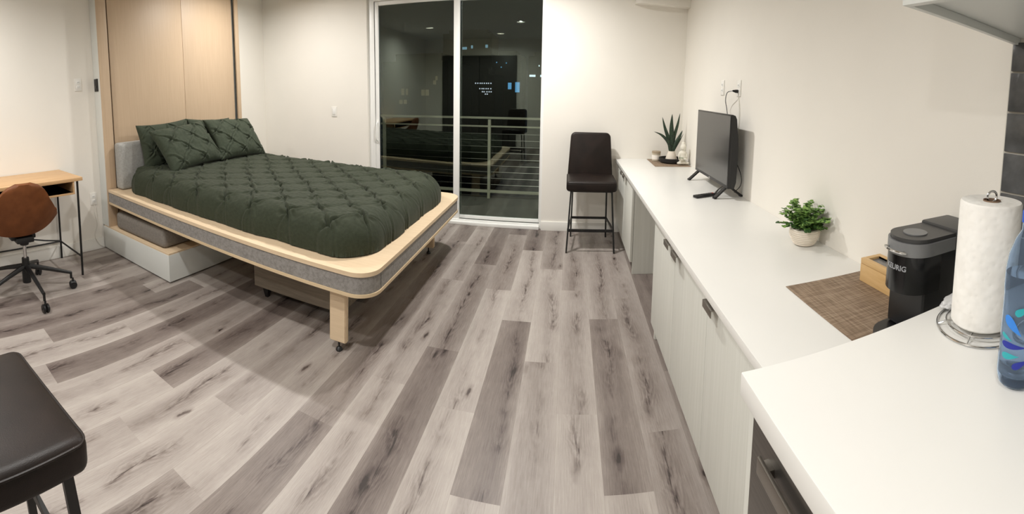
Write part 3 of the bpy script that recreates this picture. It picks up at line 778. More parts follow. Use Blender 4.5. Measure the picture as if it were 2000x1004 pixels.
for k in range(5):
    a = math.radians(3 + 72 * k); dx, dy = math.cos(a), math.sin(a); r = 0.345
    lg = MB(); P0 = Vector((cxb + dx * 0.02, cyb + dy * 0.02, 0.215)); P1 = Vector((cxb + dx * r, cyb + dy * r, 0.125))
    lg.tube([P0, P0.lerp(P1, 0.5) + Vector((0, 0, 0.004)), P1], [0.021, 0.016, 0.012], 10).tube([P1 + Vector((0, 0, 0.006)), P1 - Vector((0, 0, 0.045))], 0.010, 10)
    lgo = lg.build('base_leg', BLACKM, ch)
    cs = MB(); wx, wy = cxb + dx * (r + 0.012), cyb + dy * (r + 0.012)
    sd = Vector((-dy, dx, 0))
    for sgn in (-1, 1):
        c = Vector((wx, wy, 0.030)) + sd * sgn * 0.014
        cs.tube([c - sd * 0.010, c - sd * 0.006, c + sd * 0.006, c + sd * 0.010], [0.025, 0.0298, 0.0298, 0.025], 22)
    cs.tube([(wx, wy, 0.082), (wx, wy, 0.03)], 0.008, 10).tube([Vector((wx, wy, 0.03)) - sd * 0.026, Vector((wx, wy, 0.03)) + sd * 0.026], 0.006, 8)
    sub(lgo, cs, 'caster', BLACKP)

# ------------------------------------------------------------------ counter stools
def make_stool(loc, rz, label, group='counter stools'):
    """front faces local -y; seat top 0.645"""
    R_ = Matrix.Translation(Vector(loc)) @ Matrix.Rotation(rz, 4, 'Z')
    f = lambda v: R_ @ v
    st = thing('counter_stool', label, 'stool', loc, group)
    b = lambda mb, n, mt, sm=50: mb.map(f).build(n, mt, st, sm)
    hw = 0.228
    seat = MB(); nu = 40
    # cushion: rounded box with a soft crown
    bm = bmesh.new(); bmesh.ops.create_cube(bm, size=1)
    for v in bm.verts: v.co = Vector((v.co.x * hw * 2, v.co.y * 0.43, 0.598 + v.co.z * 0.09))
    bmesh.ops.bevel(bm, geom=bm.edges[:], offset=0.028, segments=5, affect='EDGES', profile=0.5)
    bmesh.ops.subdivide_edges(bm, edges=[e for e in bm.edges if e.calc_length() > 0.2], cuts=10, use_grid_fill=True)
    for v in bm.verts:
        if v.co.z > 0.6:
            k = max(0, 1 - (v.co.x / hw) ** 2) * max(0, 1 - (v.co.y / 0.215) ** 2); v.co.z += 0.012 * k ** 0.6
    seat.from_bm(bm); so = b(seat, 'seat', LEATH)
    pip = MB(); z = 0.632; o_ = rrect(-hw + 0.004, hw - 0.004, -0.211, 0.211, 0.03, 6)
    pip.tube([(x, y, z) for x, y in o_], 0.004, 8, closed=True); pip.map(f); sub(so, pip, 'piping', LEATH)
    # backrest: slightly tapering slab leaning back
    bk = MB(); bm = bmesh.new(); bmesh.ops.create_cube(bm, size=1)
    for v in bm.verts:
        top = v.co.z > 0; w = 0.195 if top else 0.222
        v.co = Vector((v.co.x * 2 * w, 0.195 + v.co.y * 0.055 + (0.07 if top else 0.0), 1.045 if top else 0.60))
    dep = [e for e in bm.edges if abs(e.verts[0].co.y - e.verts[1].co.y) > 0.04 and abs(e.verts[0].co.x - e.verts[1].co.x) < 0.01 and abs(e.verts[0].co.z - e.verts[1].co.z) < 0.01 and e.verts[0].co.z > 0.8]
    bmesh.ops.bevel(bm, geom=dep, offset=0.045, segments=6, affect='EDGES', profile=0.5)
    vert = [e for e in bm.edges if e.calc_face_angle(0) > 0.8]
    bmesh.ops.bevel(bm, geom=vert, offset=0.018, segments=4, affect='EDGES', profile=0.5)
    bmesh.ops.recalc_face_normals(bm, faces=bm.faces[:])
    bk.from_bm(bm); bo = b(bk, 'backrest', LEATH)
    lw = 0.022; zt = 0.549
    for sx in (-1, 1):
        b(MB().bar((sx * 0.185, -0.165, zt), (sx * 0.215, -0.225, 0.0), 0.028, 0.014, up=(1, 0, 0)), 'leg', BLACKM, 0)
        b(MB().bar((sx * 0.165, 0.155, zt), (sx * 0.175, 0.215, 0.0), 0.028, 0.014, up=(1, 0, 0)), 'leg', BLACKM, 0)
        b(MB().bar((sx * 0.2065, -0.203, 0.200), (sx * 0.173, 0.195, 0.200), 0.012, 0.020), 'side_stretcher', BLACKM, 0)
    b(MB().bar((-0.200, -0.204, 0.200), (0.200, -0.204, 0.200), 0.014, 0.024), 'footrest', BLACKM, 0)
    b(MB().bar((-0.168, 0.197, 0.20), (0.168, 0.197, 0.20), 0.012, 0.022), 'back_stretcher', BLACKM, 0)
    b(MB().bar((-0.19, -0.165, zt), (0.19, -0.165, zt), 0.03, 0.008).bar((-0.17, 0.155, zt), (0.17, 0.155, zt), 0.03, 0.008).bar((-0.18, -0.165, zt - 0.004), (-0.165, 0.155, zt - 0.004), 0.03, 0.008).bar((0.18, -0.165, zt - 0.004), (0.165, 0.155, zt - 0.004), 0.03, 0.008), 'seat_frame', BLACKM, 0)
    return st
make_stool((0.222, 3.965, 0), 0.0, 'dark brown leather counter stool standing against the wall beside the glass door')
make_stool((-1.112, 0.148, 0), math.radians(186), 'dark brown leather counter stool cut off by the lower left frame edge')

# ------------------------------------------------------------------ low counter and its cabinets
ZL = 0.774; XC = 0.49; CT = 0.03
ct = MB().box(XC, XW - 0.001, 0.665, YW - 0.001, ZL - CT, ZL, 0.002)
tag(ct.build('countertop', QUARTZ), 'long low white countertop running along the right wall', 'countertop')
XD = 0.515
PULLS = [0]
def pull(door_o, y, zt):
    m = MB().box(XD - 0.030, XD + 0.001, y - 0.045, y + 0.045, zt - 0.0005, zt + 0.002, 0.0008).box(XD - 0.032, XD - 0.029, y - 0.045, y + 0.045, zt - 0.024, zt + 0.002, 0.0008)
    return sub(door_o, m, 'tab_pull', NICKEL)
def cabinet(label, y0, y1, doors, zb=0.10, endpanels=()):
    c = thing('base_cabinet', label, 'cabinet', (0.8, (y0 + y1) / 2, 0), 'pale laminate cabinets under the low counter')
    MB().box(XD + 0.020, XW - 0.002, y0 + 0.019, y1 - 0.019, zb - 0.001, ZL - CT - 0.001).build('carcass', LAMI, c, 0)
    MB().box(XD + 0.07, XW - 0.01, y0 + 0.019, y1 - 0.019, 0, zb - 0.002).build('toe_kick', LAMI, c, 0)
    for yy in endpanels:
        MB().box(XD + 0.022, XW - 0.002, yy, yy + 0.018, 0, ZL - CT - 0.001, 0.001).build('end_panel', LAMI, c, 0)
    for a, b, pside in doors:
        zt = ZL - CT - 0.012
        d = MB().box(XD, XD + 0.019, a + 0.0015, b - 0.0015, zb, zt, 0.0015).build('cabinet_door', LAMI, c)
        if pside: pull(d, (b - 0.075) if pside > 0 else (a + 0.075), zt)
    return c
cabinet('pale laminate cabinet below the far end of the low counter', 3.29, YW - 0.002, [(3.29, 3.74, 1), (3.74, YW - 0.02, -1)], endpanels=(3.29,))
cabinet('long pale laminate cabinet below the near part of the low counter', 0.70, 2.39, [(1.905, 2.39, -1), (1.42, 1.905, 1), (0.935, 1.42, 1), (0.70, 0.935, 0)], endpanels=(2.372,))
# back panel of the open knee space
# ------------------------------------------------------------------ kitchen side
ZH = 0.959; XH = 0.314; YH = 0.671
kc = MB().box(XH, XW - 0.001, -1.1, YH, ZH - 0.042, ZH, 0.003)
tag(kc.build('kitchen_countertop', QUARTZ), 'higher white kitchen countertop in the near right corner', 'countertop')
STEEL = grain('brushed_steel', (100, 96, 92), (116, 112, 107), (1, 1, 220), 0.35, 0.02)
STEEL.node_tree.nodes['Principled BSDF'].inputs['Metallic'].default_value = 0.85
dw = thing('dishwasher', 'stainless steel dishwasher below the kitchen countertop', 'dishwasher', (0.7, 0.33, 0))
MB().box(XH + 0.045, XW - 0.01, 0.035, 0.632, 0.02, ZH - 0.05, 0.001).build('tub', BLACKP, dw, 0)
MB().box(XH + 0.020, XH + 0.044, 0.036, 0.650, 0.10, ZH - 0.057, 0.003).build('dishwasher_door', STEEL, dw)
m = MB().box(XH + 0.000, XH + 0.008, 0.06, 0.590, 0.836, 0.866, 0.003)
for y in (0.08, 0.575): m.box(XH + 0.006, XH + 0.021, y - 0.012, y + 0.012, 0.842, 0.858, 0.002)
m.build('handle_bar', NICKEL, dw)
kb = thing('kitchen_cabinet', 'pale laminate kitchen base cabinet on the near side of the dishwasher', 'cabinet', (0.75, -0.5, 0))
MB().box(XH + 0.04, XW - 0.003, -1.08, 0.033, 0, ZH - 0.044, 0.001).build('carcass', LAMI, kb, 0)
MB().box(XH + 0.021, XH + 0.039, -0.52, 0.032, 0.10, ZH - 0.05, 0.002).build('cabinet_door', LAMI, kb)
MB().box(XH + 0.021, XH + 0.039, -1.08, -0.524, 0.10, ZH - 0.05, 0.002).build('cabinet_door', LAMI, kb)
MB().box(XH + 0.021, XW - 0.003, 0.6505, 0.6685, 0, ZH - 0.044, 0.001).build('end_panel', LAMI, kb, 0)

uc = thing('wall_cabinet', 'white wall-hung kitchen cabinet in the top right corner', 'cabinet', (0.98, 0.2, 1.72))
UX, UY, UZ = 0.675, 0.715, 1.685
m = MB().box(UX + 0.02, XW - 0.002, -1.0, UY, UZ + 0.022, 2.5, 0.001)
m.build('carcass', LACQ, uc, 0)
MB().box(UX, UX + 0.019, -1.0, UY, UZ, 2.5, 0.001).build('cabinet_door', LACQ, uc)
MB().box(UX + 0.0195, XW - 0.002, UY - 0.018, UY, UZ, UZ + 0.0215, 0.001).build('side_lip', LACQ, uc)

# dark glazed tile splashback
def tiles():
    m = NT('dark_glazed_tile'); v = m.coord()
    n = m.n('ShaderNodeTexNoise'); n.inputs['Scale'].default_value = 14; n.inputs['Detail'].default_value = 6; m.l(v, n.inputs['Vector'])
    m.l(m.ramp(n.outputs['Fac'], [(0.3, srgb(66, 67, 69)), (0.7, srgb(96, 97, 98))]), m.p.inputs['Base Color'])
    m.p.inputs['Roughness'].default_value = 0.25; m.bump(n.outputs['Fac'], 0.3, 0.01)
    mb = MB(); h = 0.128; z = ZH + 0.002; k = 0
    mb.box(XW - 0.006, XW - 0.0005, -1.05, 0.722, ZH + 0.001, 1.694, 0, mi=1)
    while z < 1.68:
        z1 = min(z + h - 0.006, 1.692); y = 0.716; ln = 0.28
        if k % 2: ln = 0.14
        while y > -1.0:
            y0 = max(y - ln + 0.006, -1.04); mb.box(XW - 0.013, XW - 0.005, y0, y, z, z1, 0.002, mi=0); y -= ln; ln = 0.28
        z += h; k += 1
    o = mb.build('trim_2', [m.m, plain('pale_grout', (190, 186, 176), 0.8)])
    structure(o, 'dark grey glazed tile splashback with pale grout above the kitchen counter', 'splashback')
tiles()

# ------------------------------------------------------------------ television
tv = thing('television', 'black flat screen television standing on the low counter', 'television', (1.06, 2.96, ZL))
ya, yb, za, zb_ = 2.60, 3.335, ZL + 0.072, ZL + 0.565
XS = 1.035
MB().box(XS, XS + 0.018, ya, yb, za, zb_, 0.003).build('bezel', BLACKP, tv)
SCR = plain('lcd_screen', (52, 52, 52), 0.2, var=0.02, spec=0.9)
MB().box(XS - 0.0012, XS + 0.001, ya + 0.010, yb - 0.010, za + 0.022, zb_ - 0.010).build('screen', SCR, tv, 0)
m = MB()
n = 8
for i in range(1):
    prof = [(XS + 0.018, za + 0.0), (XS + 0.018, zb_ - 0.002), (XS + 0.032, zb_ - 0.006), (XS + 0.044, zb_ - 0.03), (XS + 0.052, zb_ - 0.10), (XS + 0.062, zb_ - 0.16), (XS + 0.066, zb_ - 0.30), (XS + 0.062, za + 0.04), (XS + 0.05, za + 0.0)]
    vs = [(x, ya + 0.004, z) for x, z in prof] + [(x, yb - 0.004, z) for x, z in prof]; k = len(prof)
    m.add(vs, [tuple(range(k)), tuple(range(2 * k - 1, k - 1, -1))] + [(j, (j + 1) % k, (j + 1) % k + k, j + k) for j in range(k)])
m.build('back_housing', BLACKP, tv)
for y in (ya + 0.06, yb - 0.06):
    m = MB()
    for tip, dy in ((-0.095, -0.02), (0.11, 0.02)):
        m.bar((XS + 0.025, y, za + 0.012), (XS + 0.025 + tip, y + dy, ZL + 0.008), 0.030, 0.012)
        m.bar((XS + 0.025 + tip * 0.93, y + dy * .93, ZL + 0.008), (XS + 0.025 + tip * 1.1, y + dy * 1.1, ZL + 0.007), 0.030, 0.012)
    m.box(XS + 0.008, XS + 0.042, y - 0.015, y + 0.015, za - 0.005, za + 0.02, 0.003)
    m.build('foot', BLACKM, tv)
t_ = bpy.data.objects['back_housing']
sub(bpy.data.objects['bezel'], MB().box(XS - 0.002, XS + 0.002, 2.955, 2.985, za + 0.006, za + 0.013, 0.0008), 'logo_plate', CHROME)

rm = thing('remote_control', 'black remote control lying in front of the television foot', 'remote', (0.92, 2.66, ZL))
RB = Matrix.Translation((0.915, 2.705, ZL)) @ Matrix.Rotation(math.radians(22), 4, 'Z')
MB().box(-0.085, 0.085, -0.021, 0.021, 0.001, 0.018, 0.005).map(lambda v: RB @ v).build('remote_body', BLACKP, rm)
for i in range(6):
    for j in (-1, 1):
        MB().box(-0.07 + i * 0.022, -0.060 + i * 0.022, j * 0.009 - 0.004, j * 0.009 + 0.004, 0.0175, 0.0195, 0.0008).map(lambda v: RB @ v).build('button', DARKG, rm)
MB().lathe([(0, 0), (0.007, 0), (0.006, 0.002), (0, 0.002)], (0, 0, 0), 14).map(lambda v: RB @ (v + Vector((0.072, 0, 0.0178)))).build('power_button', plain('red_button', (170, 40, 36), 0.4), rm)
cb = MB().tube(catmull([(XS + 0.02, 2.70, ZL + 0.075), (XS - 0.01, 2.72, ZL + 0.05), (XS - 0.03, 2.74, ZL + 0.006), (XS - 0.01, 2.80, ZL + 0.0045), (XS + 0.05, 2.9, ZL + 0.0045)], 8), 0.0028, 8)
tag(cb.build('cable', BLACKP), 'short black cable hanging from the lower edge of the television', 'cable')

def plate(nm, label, y, z, holes, w=0.072, h=0.118, wall='R', x=None):
    t = thing(nm, label, 'outlet', (XW if wall == 'R' else XL, y, z))
    if wall == 'R': xa, xb, s = XW - 0.006, XW - 0.0005, -1
    else: xa, xb, s = XL + 0.0005, XL + 0.006, 1
    MB().box(xa, xb, y - w / 2, y + w / 2, z - h / 2, z + h / 2, 0.002).build('cover_plate', TRIM, t)
    fx = xa if wall == 'R' else xb
    for dz in holes:
        MB().box(fx - 0.0025, fx + 0.0025, y - 0.017, y + 0.017, z + dz - 0.014, z + dz + 0.014, 0.002).build('socket', VINYL, t)
        for dy in (-0.006, 0.006):
            MB().box(fx - 0.0032, fx + 0.0032, y + dy - 0.0012, y + dy + 0.0012, z + dz - 0.005, z + dz + 0.005).build('slot', DARKG, t, 0)
    return t
plate('wall_outlet', 'white outlet plate with dark ports high on the wall left of the plugged-in one', 3.175, 1.525, (-0.022, 0.022))
plate('wall_outlet', 'white outlet plate above the television with a black plug in it', 2.84, 1.52, (-0.022, 0.022))
plate('wall_outlet', 'white outlet plate on the left wall beside the black control switch', 1.70, 1.61, (-0.022, 0.022), wall='L')
plate('wall_outlet', 'white outlet plate low on the left wall with a white cord below', 1.785, 0.50, (-0.022, 0.022), wall='L')
# light switch on window wall
ls = thing('light_switch', 'white light switch on the wall left of the glass door', 'switch', (-2.65, YW, 1.195))
MB().box(-2.686, -2.614, YW - 0.006, YW - 0.0005, 1.136, 1.254, 0.002).build('cover_plate', TRIM, ls)
MB().box(-2.667, -2.633, YW - 0.0095, YW - 0.0055, 1.162, 1.228, 0.002).build('rocker', VINYL, ls)
cord = thing('power_cord', 'black power cord looping from the wall outlet down behind the television', 'cord', (XW, 2.9, 1.2))
MB().tube(catmull([(XW - 0.045, 2.845, 1.50), (XW - 0.07, 2.89, 1.485), (XW - 0.05, 2.97, 1.43), (XW - 0.03, 2.99, 1.37), (XW - 0.04, 2.93, 1.30), (XW - 0.05, 2.86, 1.22), (XW - 0.05, 2.74, 1.05), (XW - 0.03, 2.65, 0.93), (XW - 0.03, 2.645, 0.86), (XW - 0.05, 2.70, 0.80)], 10), 0.0028, 8).build('cable', BLACKP, cord)
MB().tube([(XW - 0.009, 2.84, 1.498), (XW - 0.025, 2.842, 1.498), (XW - 0.048, 2.847, 1.50)], [0.013, 0.012, 0.006], 14).build('plug', BLACKP, cord)
WCORD = plain('white_cord', (222, 219, 210), 0.5)
tag(MB().tube(catmull([(XW - 0.004, 2.83, 1.455), (XW - 0.006, 2.80, 1.35), (XW - 0.005, 2.80, 1.24), (XW - 0.006, 2.84, 1.17), (XW - 0.02, 2.9, 1.12), (XW - 0.02, 2.95, 1.05)], 8), 0.0028, 8).build('white_cord', WCORD), 'thin white cord hanging down the right wall behind the television', 'cord')
tag(MB().tube(catmull([(XL + 0.012, 1.785, 0.44), (XL + 0.02, 1.78, 0.36), (XL + 0.016, 1.80, 0.25), (XL + 0.018, 1.77, 0.14), (XL + 0.03, 1.80, 0.06), (XL + 0.03, 1.85, 0.02)], 8), 0.003, 8).build('white_cord', WCORD), 'thin white cord running down the left wall to the bed base', 'cord')

# ------------------------------------------------------------------ things at the far end of the low counter
pm = MB().box(0.81, 1.16, 3.87, 4.315, ZL + 0.0005, ZL + 0.003, 0.0005); tag(pm.build('placemat', WEAVE), 'brown woven placemat at the far corner of the low counter', 'placemat')
pm = MB().box(0.775, 1.170, 0.835, 1.315, ZL + 0.0005, ZL + 0.003, 0.0005); tag(pm.build('placemat', WEAVE), 'brown woven placemat under the coffee maker', 'placemat')
ZP = ZL + 0.0035
cd = thing('candle_jar', 'frosted candle jar with a taupe lid and white label beside the black tray', 'candle', (0.885, 4.20, ZP))
MB().lathe([(0.0, 0), (0.040, 0), (0.043, 0.004), (0.043, 0.080), (0, 0.080)], (0.885, 4.20, ZP), 36).build('jar', plain('taupe_glass', (176, 166, 148), 0.35), cd)
MB().lathe([(0.0436, 0.018), (0.0436, 0.062)], (0.885, 4.20, ZP), 36).build('paper_label', plain('white_label', (232, 226, 218), 0.7), cd)
MB().lathe([(0.0, 0.080), (0.045, 0.080), (0.045, 0.096), (0.043, 0.099), (0, 0.099)], (0.885, 4.20, ZP), 36).build('lid', plain('taupe_lid', (150, 134, 112), 0.5), cd)
tr = MB().lathe([(0, 0), (0.098, 0), (0.112, 0.012), (0.118, 0.048), (0.113, 0.050), (0.106, 0.016), (0.094, 0.008), (0, 0.008)], (1.012, 4.10, ZP), 48)
tag(tr.build('round_tray', plain('matt_black_ceramic', (26, 25, 27), 0.55)), 'round black tray holding the snake plant pot', 'tray')
sn = thing('snake_plant', 'snake plant with dark upright leaves in a small white pot', 'plant', (1.03, 4.12, ZP + 0.009))
PX, PYY, PZ = 1.022, 4.12, ZP + 0.0085
MB().lathe([(0, 0), (0.047, 0), (0.058, 0.006), (0.057, 0.03), (0.044, 0.072), (0.036, 0.09), (0.034, 0.104), (0.029, 0.104), (0.03, 0.09), (0, 0.085)], (PX, PYY, PZ), 36).build('plant_pot', CER, sn)
def snake_leaf(path, w):
    pts = catmull([(PX + p[0], PYY + p[1], PZ + 0.09 + p[2]) for p in path], 7); n_ = len(pts); m = MB(); rows = []
    for i, p in enumerate(pts):
        t = i / (n_ - 1); ww = w * (0.55 + 0.9 * math.sin(min(1, t * 1.15) * math.pi * 0.62)) * (1 - t ** 5) if t < 1 else 0
        ww = w * (0.62 + 1.9 * t * (1.05 - t)) * (1 - t ** 3) ** 0.9
        d = (pts[min(i + 1, n_ - 1)] - pts[max(i - 1, 0)]).normalized()
        sd = Vector((math.cos(0.25), -0.3, 0)); sd = (sd - d * sd.dot(d)).normalized(); nn = d.cross(sd)
        rows.append([p + sd * ww * math.cos(a) + nn * (ww * 0.16 * math.sin(a)) + nn * (0.25 * ww * math.cos(a) ** 2) for a in [k * math.pi / 6 for k in range(13)]])
    m.grid(rows); return m.build('leaf', SNAKE, sn, 60)
snake_leaf([(0, 0, 0), (-0.005, 0, 0.15), (-0.012, 0, 0.27), (-0.010, 0, 0.385)], 0.023)
snake_leaf([(-0.012, 0.01, 0), (-0.035, 0.01, 0.13), (-0.075, 0.01, 0.24), (-0.107, 0.01, 0.35)], 0.017)
snake_leaf([(0.010, 0.01, 0), (0.022, 0.01, 0.15), (0.050, 0.0, 0.28), (0.070, 0.0, 0.395)], 0.015)
snake_leaf([(-0.008, -0.01, 0), (-0.04, -0.01, 0.10), (-0.11, -0.01, 0.17), (-0.19, -0.012, 0.205)], 0.016)
snake_leaf([(0.012, -0.012, 0), (0.035, -0.014, 0.09), (0.072, -0.018, 0.165), (0.098, -0.02, 0.225)], 0.017)
snake_leaf([(0.016, -0.008, 0), (0.055, -0.008, 0.08), (0.088, -0.004, 0.14), (0.115, 0, 0.19)], 0.006)

# seated white statue holding a small leafy planter
stt = thing('seated_statue', 'small white seated figure statue holding a bowl with a green sprig', 'statue', (1.10, 4.00, ZP))
SX, SY = 1.102, 3.975
def metab(blobs, name, mat, par):
    """blend overlapping ellipsoids into one skin by shrink-wrapping a dense sphere field"""
    mb_ = bpy.data.metaballs.new(name + '_tmp'); mb_.resolution = 0.005; mb_.render_resolution = 0.005; mb_.threshold = 0.3
    ob = bpy.data.objects.new(name + '_tmp', mb_); COL.objects.link(ob)
    for (c, r, s) in blobs:
        e = mb_.elements.new(); e.type = 'ELLIPSOID'; e.co = c; e.radius = r * 1.35; e.size_x, e.size_y, e.size_z = s
    dg = bpy.context.evaluated_depsgraph_get(); dg.update()
    me = bpy.data.meshes.new_from_object(ob.evaluated_get(dg)); me.name = name
    bpy.data.objects.remove(ob); bpy.data.metaballs.remove(mb_)
    for p_ in me.polygons: p_.use_smooth = True
    me.materials.clear(); me.materials.append(mat)
    o = bpy.data.objects.new(name, me); COL.objects.link(o)
    if par: o.parent = par; o.matrix_parent_inverse = PINV[par.name]
    return o
S = lambda x, y, z: (SX + x, SY + y, ZP + z)
metab([(S(0, 0.005, 0.020), 0.040, (1.25, .8, .42)), (S(-0.035, -0.018, 0.018), 0.026, (1.1, .9, .6)), (S(0.035, -0.018, 0.018), 0.026, (1.1, .9, .6)),
       (S(0, -0.028, 0.020), 0.024, (1.3, .7, .6)), (S(0, 0.012, 0.07), 0.046, (.9, .7, 1.1)), (S(0, 0.010, 0.112), 0.044, (1.0, .65, .6)),
       (S(-0.038, 0.0, 0.085), 0.019, (.6, .7, 1.5)), (S(0.038, 0.0, 0.085), 0.019, (.6, .7, 1.5)), (S(-0.022, -0.024, 0.056), 0.016, (1.3, .9, .6)), (S(0.022, -0.024, 0.056), 0.016, (1.3, .9, .6)),
       (S(0, 0.008, 0.140), 0.022, (.8, .8, 1.0)), (S(0, 0.002, 0.170), 0.034, (.9, .95, 1.1)), (S(0, 0.006, 0.208), 0.020, (.9, .9, .8)),
       (S(0, -0.021, 0.168), 0.006, (.7, .8, 1.2))], 'figure', plain('white_stone', (226, 222, 210), 0.65, nscale=150, nstr=0.15), stt)
MB().lathe([(0.0, 0), (0.016, 0), (0.026, 0.018), (0.023, 0.018), (0.012, 0.006), (0, 0.006)], S(-0.030, -0.040, 0.046), 24).build('bowl', bpy.data.materials['white_stone'], stt)
rnd = random.Random(5); m = MB()
for k in range(16):
    a = rnd.uniform(0, 6.28); r = rnd.uniform(0.002, 0.022); c = Vector(S(-0.030 + r * math.cos(a), -0.040 + r * math.sin(a), 0.061 + rnd.uniform(0, 0.008)))
    u = Vector((math.cos(a), math.sin(a), 0.5)).normalized() * 0.013; w = Vector((-math.sin(a), math.cos(a), 0)) * 0.005
    m.add([c, c + u * .5 + w, c + u, c + u * .5 - w, c + u * .5 + Vector((0, 0, 0.003))], [(0, 1, 4), (1, 2, 4), (2, 3, 4), (3, 0, 4), (0, 3, 2, 1)])
m.build('leafy_sprig', LEAFD, stt)

# ------------------------------------------------------------------ leafy plant in the ribbed pot
gp = thing('potted_plant', 'bushy small-leaved green plant in a ribbed cream pot against the right wall', 'plant', (1.085, 1.70, ZL))
GX, GY = 1.085, 1.70
rib = lambda a, z: 0.012 * math.sin(z * 420)
pr = [(0, 0), (0.040, 0), (0.052, 0.006)]
for k in range(15):
    t = k / 14; pr.append((0.054 + 0.020 * math.sin(t * math.pi * 0.62) + 0.0016 * math.cos(k * math.pi), 0.010 + 0.066 * t))
pr += [(0.066, 0.080), (0.060, 0.078), (0.060, 0.066), (0, 0.066)]
MB().lathe(pr, (GX, GY, ZL + 0.0005), 44).build('plant_pot', CER, gp)
rnd = random.Random(21)
def leafdisc(m, c, nrm, r, twist):
    nrm = nrm.normalized(); a = Vector((0, 0, 1)) if abs(nrm.z) < .9 else Vector((1, 0, 0))
    u = nrm.cross(a).normalized(); w = nrm.cross(u)
    u, w = u * math.cos(twist) + w * math.sin(twist), w * math.cos(twist) - u * math.sin(twist)
    vs = [c + nrm * 0.002] + [c + (u * math.cos(t) * r + w * math.sin(t) * r * 0.82) + nrm * (-0.10 * r) for t in [k * 2 * math.pi / 8 for k in range(8)]]
    vs.append(c - nrm * 0.0015)
    m.add(vs, [(0, 1 + k, 1 + (k + 1) % 8) for k in range(8)] + [(9, 1 + (k + 1) % 8, 1 + k) for k in range(8)])
ml = MB(); mdk = MB(); ms = MB()
for k in range(62):
    a = rnd.uniform(0, 2 * math.pi); el = rnd.uniform(-0.25, 1.35)
    L_ = rnd.uniform(0.06, 0.128)
    rad = 1.0 if not (-0.9 < math.sin(a - math.pi / 2) and math.cos(a) > 0.3) else 0.7
    p0 = Vector((GX + 0.03 * math.cos(a) * rnd.random(), GY + 0.03 * math.sin(a) * rnd.random(), ZL + 0.07))
    tip = p0 + Vector((math.cos(a) * math.cos(el) * L_ * 0.95, math.sin(a) * math.cos(el) * L_ * 1.05, 0.035 + math.sin(el) * L_ * 0.95))
    tip.x = min(tip.x, XW - 0.02)
    mid = p0.lerp(tip, 0.5) + Vector((0, 0, 0.012))
    pts = catmull([p0, mid, tip], 5); ms.tube(pts, 0.0011, 5)
    for i, p in enumerate(pts[2:]):
        for s_ in range(3):
            ang = rnd.uniform(0, 6.28); off = Vector((math.cos(ang), math.sin(ang), rnd.uniform(-.3, .5))) * 0.009
            q = p + off; q.x = min(q.x, XW - 0.012)
            (ml if rnd.random() < 0.62 else mdk).__class__
            tgt = ml if (rnd.random() < 0.35 + 6 * (q.z - ZL - 0.08)) else mdk
            leafdisc(tgt, q, off + Vector((rnd.uniform(-.4, .4), rnd.uniform(-.4, .4), 0.8)), rnd.uniform(0.0075, 0.0125), rnd.uniform(0, 3))
ms.build('stems', LEAFD, gp); ml.build('foliage', LEAF, gp, 0); mdk.build('foliage', LEAFD, gp, 0)

# ------------------------------------------------------------------ bamboo tea box
tbx = thing('tea_box', 'bamboo box with a grey window lid and metal clasp beside the coffee maker', 'box', (1.115, 1.09, ZP))
bx0, bx1, by0, by1, bh = 1.062, 1.160, 0.945, 1.245, 0.068
MB().box(bx0, bx1, by0, by1, ZP, ZP + bh, 0.002).build('box_body', BAMBOO, tbx)
m = MB(); lz = ZP + bh + 0.0008; lh = 0.020
m.box(bx0, bx0 + 0.022, by0, by1, lz, lz + lh, 0.002).box(bx1 - 0.022, bx1, by0, by1, lz, lz + lh, 0.002).box(bx0 + 0.022, bx1 - 0.022, by0, by0 + 0.022, lz, lz + lh, 0.002).box(bx0 + 0.022, bx1 - 0.022, by1 - 0.022, by1, lz, lz + lh, 0.002)
lid = m.build('lid', BAMBOO, tbx)
sub(lid, MB().box(bx0 + 0.0205, bx1 - 0.0205, by0 + 0.0205, by1 - 0.0205, lz + 0.008, lz + 0.011), 'lid_window', plain('smoky_acrylic', (112, 112, 112), 0.2))
m = MB().box(bx0 - 0.004, bx0 - 0.0005, 1.072, 1.092, ZP + bh - 0.026, ZP + bh + 0.014, 0.001).tube([(bx0 - 0.006, 1.075, ZP + bh - 0.003), (bx0 - 0.006, 1.089, ZP + bh - 0.003)], 0.003, 8)
m.build('clasp', NICKEL, tbx)

# ------------------------------------------------------------------ coffee maker
cm = thing('coffee_maker', 'slim black single-serve coffee maker with a grey lid rim', 'coffee maker', (0.98, 0.845, ZP))
cyc, hw = 0.850, 0.074
def slab(x_front, x_back, z0, z1, hw_, n=18, top_in=0.0):
    out = []
    for k in range(n + 1):
        a = math.radians(90 + 180 * k / n); out.append((x_front + hw_ + hw_ * math.cos(a), cyc + hw_ * math.sin(a)))
    out += [(x_back - 0.02, cyc - hw_), (x_back, cyc - hw_ + 0.02), (x_back, cyc + hw_ - 0.02), (x_back - 0.02, cyc + hw_)]
    return MB().prism(out, z0, z1)
zk = ZP + 0.0
slab(0.885 - 0.07, 1.165, zk, zk + 0.026, hw).build('drip_base', BLACKP, cm)
MB().box(0.905, 1.168, cyc - hw + 0.002, cyc + hw - 0.002, zk + 0.026, zk + 0.295, 0.014, 3).build('water_tank_body', BLACKP, cm)
head = slab(0.850, 0.99, zk + 0.155, zk + 0.262, hw).build('brew_head', BLACKG, cm)
slab(0.847, 1.05, zk + 0.2625, zk + 0.300, hw + 0.002).build('lid_rim', MIDG, cm)
slab(0.853, 1.168, zk + 0.3005, zk + 0.312, hw - 0.004).build('top_lid', DARKG, cm)
MB().lathe([(0, 0), (0.036, 0), (0.036, 0.003), (0, 0.003)], (0.928, cyc, zk + 0.3122), 36).build('brew_button', MIDG, cm)
